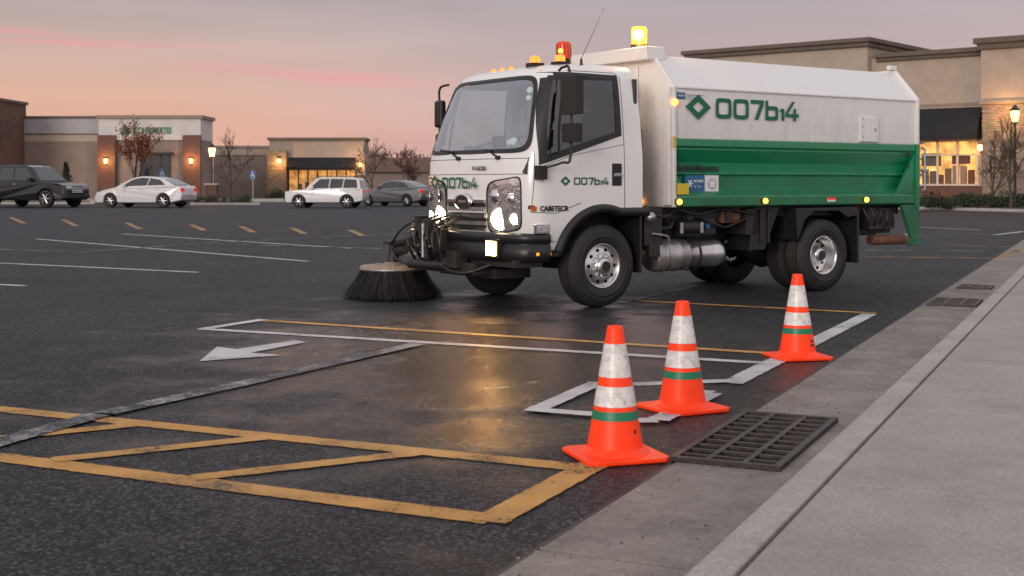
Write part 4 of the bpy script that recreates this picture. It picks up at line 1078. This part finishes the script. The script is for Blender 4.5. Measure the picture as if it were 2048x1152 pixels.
tree(at(745,92),4.8,LEAFR,1,.06,1.2,name='bare_tree')
tree(at(5,80),7.2,LEAFR,1,.06)
tree(at(2022,57),4.8,None,spread=1.0,thick=.6)
tree(at(1985,60),4.0,None,spread=1.1,thick=.6)
tree(at(820,110),4.6,LEAFR,2,.08,1.2)
def pine(loc,h):
    e=empty('evergreen_tree',loc); b=MB(); b.cyl((0,0,0),(0,0,h),.05,.01,BARK,6); b.obj('trunk',e,fixn=False); lf=MB()
    for k in range(14):
        f=k/14; z=.3+f*(h-.3); r=(1-f)*h*.26+.06
        for i in range(8): 
            a=rnd.uniform(0,6.28); leaves(lf,Vector((r*.6*math.cos(a),r*.6*math.sin(a),z)),(r*.5,r*.5,.14),10,.07,LEAFP)
    lf.obj('needles',e,fixn=False)
pine(at(132,84),2.7)
def shrubmesh(seed):
    b=MB()
    for i in range(9):
        c=Vector((rnd.uniform(-.28,.28),rnd.uniform(-.28,.28),rnd.uniform(.2,.42))); leaves(b,c,(.26,.26,.24),70,.045,LEAFG)
    b.cyl((0,0,0),(0,0,.3),.03,.02,BARK,5)
    me=b.obj('shrub_tmp',fixn=False); d=me.data; bpy.data.objects.remove(me); return d
SM=[shrubmesh(i) for i in range(3)]
def shrub(loc,s=1,sz=1):
    o=lk(bpy.data.objects.new('shrub',rnd.choice(SM))); o.location=loc; o.scale=(s,s,s*sz); o.rotation_euler=(0,0,rnd.uniform(0,6)); return o
for px in (385,398,418,452,478,490): shrub(at(px,74)+Vector((0,0,.1)),rnd.uniform(.8,1.1),.8)
for px in range(1850,2060,24): shrub(at(px+rnd.uniform(-5,5),59)+Vector((0,0,.1)),rnd.uniform(1.1,1.5),.85)
for px in (10,60,110,160,230,350): shrub(at(px,86),1.2)
for px in (545,560,735): shrub(at(px,98),1.3)
b=MB()
for i in range(60):
    x=rnd.uniform(-32,6); y=rnd.uniform(150,175); h=rnd.uniform(2.4,5.2)
    for _ in range(4): leaves(b,Vector((x+rnd.uniform(-1.5,1.5),y,h*rnd.uniform(.45,.95))),(1.6,1.2,1.0),60,.22,LEAFR)
    for _ in range(7): b.cyl((x,y,0),(x+rnd.uniform(-1.6,1.6),y,h*rnd.uniform(1.0,1.35)),.10,.02,BARK,4,False)
b.obj('distant_trees',fixn=False)

# ------------------------------------------------------------------ islands / beds
def bed(name,pts,h=.14):
    e=empty(name); n=len(pts)
    b=MB(); b.ext([(p[0],p[1]) for p in pts],'z',-.005,h,KERB); b.obj('kerb',e,bevel=.03)
    c=sum((Vector(p) for p in pts),Vector((0,0)))/n
    b=MB(); b.ext([tuple(Vector(p)+(c-Vector(p)).normalized()*.4) for p in pts],'z',h-.05,h+.02,MULCH); b.obj('mulch_bed',e)
def X_(px,Y): return (px-1024)*Y/FPX
bed('planting_island',[(X_(-60,76),76),(X_(190,76),76),(X_(190,80),80),(X_(-60,80),80)])
bed('planting_island',[(X_(380,73),73),(X_(520,73),73),(X_(500,78),78),(X_(380,78),78)])
bed('planting_island',[(X_(1500,66),66),(X_(1840,61),61),(X_(2060,55),55),(40,50),(40,64),(20,70),(14,74)])
b=MB(); b.box(-50,14,84,94.5,.0,.12,CONC); b.obj('storefront_sidewalk',bevel=.02)

# ------------------------------------------------------------------ buildings
def sconce(b,x,y,z):
    b.box(x-.12,x+.12,y-.22,y-.02,z+.30,z+.36,BLACK); b.cyl((x,y-.12,z),(x,y-.12,z+.30),.09,.13,SCONCE,10); b.box(x-.04,x+.04,y-.03,y+.0,z-.15,z+.2,BLACK)
E=empty('brick_storefront_building',(0,94,0)); EB=E
b=MB()
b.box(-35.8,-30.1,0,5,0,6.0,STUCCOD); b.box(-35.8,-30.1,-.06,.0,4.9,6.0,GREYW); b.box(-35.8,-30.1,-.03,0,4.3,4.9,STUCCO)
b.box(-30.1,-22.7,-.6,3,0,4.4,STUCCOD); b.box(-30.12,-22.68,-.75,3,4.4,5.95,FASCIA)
b.box(-46,-35.8,-5.5,.3,0,7.0,BRICK)
b.obj('walls',E)
b=MB(); b.box(-35.85,-30.26,-.14,5.1,6.0,6.18,CORN); b.box(-30.25,-22.5,-.92,3.1,5.95,6.2,CORNL); b.box(-46,-35.65,-5.65,.4,7.0,7.2,CORN)
b.box(-35.8,-30.2,-.10,-.06,4.82,4.9,CORN); b.obj('cornice',E,bevel=.02)
b=MB(); b.box(-30.15,-28.85,-.95,-.6,0,4.75,BRICK); b.box(-23.95,-22.65,-.95,-.6,0,4.75,BRICK); b.box(-46,-36.5,-5.58,-5.5,0,.8,BRICK); b.obj('brick_piers',E,bevel=.01)
b=MB(); b.box(-27.0,-24.9,-.66,-.6,.05,3.3,DGLASS); b.box(-34.5,-33.8,-.07,0,.05,2.2,GREYW)
for x in (-27.05,-26.3,-25.6,-24.95): b.box(x-.04,x+.04,-.70,-.66,.05,3.35,BLACK)
b.box(-27.1,-24.9,-.70,-.66,2.35,2.43,BLACK); b.box(-27.3,-24.7,-1.5,-.6,3.35,3.5,BLACK)
b.obj('door_and_glazing',E)
b=MB(); sconce(b,-29.5,-.95,2.7); sconce(b,-23.3,-.95,2.7); sconce(b,-36.6,-5.5,3.0); sconce(b,-39,-5.5,3.0); b.obj('wall_lamps',E)
text('CONSUMERTES',2.7,.48,Mside(-27.5,-.77,4.85),GTXT,E,'shop_sign_text',.03,.02)
b=MB(); b.add([(-28.5,-.78,5.08),(-28.1,-.78,4.68),(-27.7,-.78,5.08),(-28.1,-.78,5.48)],[(0,1,2,3)],GTXT); b.obj('shop_sign_mark',E)
for x,y_ in ((-29.5,-1.5),(-23.3,-1.5),(-36.6,-6.2)): plight('POINT','wall_lamp_light',(x,y_,2.9),75,(1,.5,.15),.1,parent=E)
E=empty('stucco_storefront_building',(0,105,0))
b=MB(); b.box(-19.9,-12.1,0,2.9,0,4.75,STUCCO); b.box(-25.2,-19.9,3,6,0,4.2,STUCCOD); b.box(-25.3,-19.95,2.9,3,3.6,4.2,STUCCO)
b.obj('walls',E)
b=MB(); b.box(-20.05,-11.95,-.2,2.95,4.75,4.98,CORN); b.box(-25.4,-20.06,2.8,6.1,4.2,4.4,CORNL); b.obj('cornice',E,bevel=.02)
b=MB(); b.box(-20.0,-18.4,-.5,0,0,3.9,STONE); b.box(-12.9,-12.0,-.5,0,0,1.9,BRICK); b.obj('stone_piers',E,bevel=.01)
b=MB(); b.ext([(-.02,3.35),(-1.3,2.55),(-1.3,2.35),(-.02,2.35)],'x',-18.3,-12.8,AWN); b.obj('awning',E)
b=MB(); b.box(-18.3,-12.8,-.03,-.005,.1,2.3,ROOM2)
for k in range(8): x=-18.3+k*5.5/7; b.box(x-.05,x+.05,-.1,-.03,.1,2.3,BLACK)
b.box(-18.3,-12.8,-.12,-.04,.1,.55,CORN)
for k in range(9): x=rnd.uniform(-18,-13.2); b.box(x,x+.35,-.06,-.035,.5,rnd.uniform(.9,1.6),CORN)
b.obj('windows',E)
b=MB(); sconce(b,-19.0,-.5,2.9); sconce(b,-12.4,-.1,2.6); b.obj('wall_lamps',E)
for x in (-19.0,-12.4): plight('POINT','wall_lamp_light',(x,-1.1,2.9),90,(1,.5,.15),.1,parent=E)
E=empty('distant_building',(-13.5,135,0))
b=MB(); b.box(-6,6,0,8,0,2.4,STUCCOD); b.ext([(-.5,2.4),(4,4.0),(8.5,2.4)],'x',-6.3,6.3,BRICK); b.obj('walls_and_roof',E)

ang=math.atan2(-.64,.77); E=empty('shopping_centre_building',(11.3,80,0),ang)
b=MB()
b.box(0,11.8,-.6,14,0,9.2,STUCCO)
b.box(11.8,18.3,0,14,0,8.3,STUCCO)
b.box(18.3,34,-1.0,14,5.5,8.6,STUCCO); b.box(18.35,34,-.95,14,0,5.5,STONE)
b.box(11.8,18.3,-.05,-.0,5.45,5.6,CORNL)
b.obj('walls',E)
b=MB()
b.box(-.3,12.1,-.95,14,9.2,9.45,CORN); b.box(-.15,11.95,-.8,14,8.95,9.2,CORN)
b.box(12.1,18.2,-.35,14,8.3,8.55,CORN); b.box(12.1,18.2,-.2,14,8.1,8.3,CORN)
b.box(18.0,34,-1.35,14,8.6,8.9,CORN); b.box(18.15,34,-1.2,14,8.3,8.6,CORN); b.box(18.2,34,-1.12,-1.0,5.4,5.62,CORNL)
b.obj('cornice',E,bevel=.03)
b=MB(); b.ext([(-.02,5.35),(-.35,5.2),(-1.2,3.85),(-1.2,3.6),(-.02,3.6)],'x',14.3,18.1,AWN); b.obj('awning',E)
b=MB()
b.box(14.6,17.9,-.02,-.005,1.2,3.6,ROOM)
for k in range(4): x=14.6+k*3.3/3; b.box(x-.06,x+.06,-.34,-.25,1.2,3.6,WFRAME)
b.box(14.5,18.0,-.35,-.24,1.12,1.22,WFRAME); b.box(14.5,18.0,-.34,-.25,2.75,2.84,WFRAME); b.box(14.5,18.0,-.34,-.25,3.5,3.6,WFRAME)
b.box(14.40,14.52,-.33,0,1.1,3.6,STUCCO); b.box(17.98,18.1,-.33,0,1.1,3.6,STUCCO); b.box(14.52,17.98,-.24,-.02,1.1,1.2,CORN)
for k in range(7): x=14.8+.42*k; h=rnd.uniform(.3,1.1); b.box(x,x+.32,-.2,-.05,1.22,1.22+h,rnd.choice([CORN,STUCCOD,BRICK]))
b.box(14.7,15.8,-.06,-.03,2.2,2.9,CORN); b.box(16.4,17.4,-.06,-.03,2.3,2.8,BRICK)
b.obj('shop_window',E)
b=MB(); b.box(14.0,18.3,-.36,-.0,.0,1.08,BRICK); b.obj('brick_base',E)
b=MB(); sconce(b,18.1,-.35,3.0); b.obj('wall_lamp',E)
plight('POINT','wall_lamp_light',(19.75,-1.9,4.8),150,(1,.5,.15),.12,parent=E)
plight('POINT','wall_lamp_light',(17.0,-2.0,2.6),40,(1,.5,.15),.12,parent=E)

# ------------------------------------------------------------------ street lamps and signs
def lamp(px,Y,h,name='street_lamp',pier=True):
    e=empty(name,at(px,Y)); b=MB()
    if pier: b.box(-.33,.33,-.33,.33,0,1.15,BRICK); b.box(-.38,.38,-.38,.38,1.15,1.25,KERB); b.obj('brick_pier',e,bevel=.01); b=MB()
    b.cyl((0,0,1.2 if pier else 0),(0,0,h),.06,.045,BLACK,10); b.cyl((0,0,h),(0,0,h+.06),.12,.16,BLACK,8)
    b.cyl((0,0,h+.58),(0,0,h+.85),.27,.02,BLACK,8)
    for k in range(4):
        a=k*math.pi/2+.4; b.cyl((.15*math.cos(a),.15*math.sin(a),h+.05),(.23*math.cos(a),.23*math.sin(a),h+.6),.014,.014,BLACK,5)
    b.obj('post',e); b=MB(); b.cyl((0,0,h+.07),(0,0,h+.56),.13,.21,LANT,12); b.obj('lantern',e)
    plight('POINT','lantern_light',(0,-.4,h+.4),35,(1,.6,.25),.1,parent=e)
lamp(424,75,2.75); lamp(2030,58.5,4.0,pier=False)
def sign(px,Y,zc):
    e=empty('accessible_parking_sign',at(px,Y)); b=MB(); b.cyl((0,0,0),(0,0,zc+.3),.03,.03,STEEL,8); b.obj('post',e)
    b=MB(); b.box(-.17,.17,-.05,-.035,zc-.26,zc+.26,BLUE); b.obj('panel',e)
    b=MB(); b.cyl((-.02,-.056,zc+.15),(-.02,-.05,zc+.15),.035,.035,WL,12); b.box(-.04,.0,-.056,-.05,zc-.05,zc+.11,WL); b.box(-.0,.11,-.056,-.05,zc-.05,zc-.02,WL); b.box(.08,.11,-.056,-.05,zc-.16,zc-.05,WL)
    b.rev([(.12,0),(.12,.004),(.095,.004)],(-.02,-.051,zc-.08),(0,-1,0),WL,20); b.obj('wheelchair_symbol',e)
sign(506,77,1.75); sign(325,82,1.9)
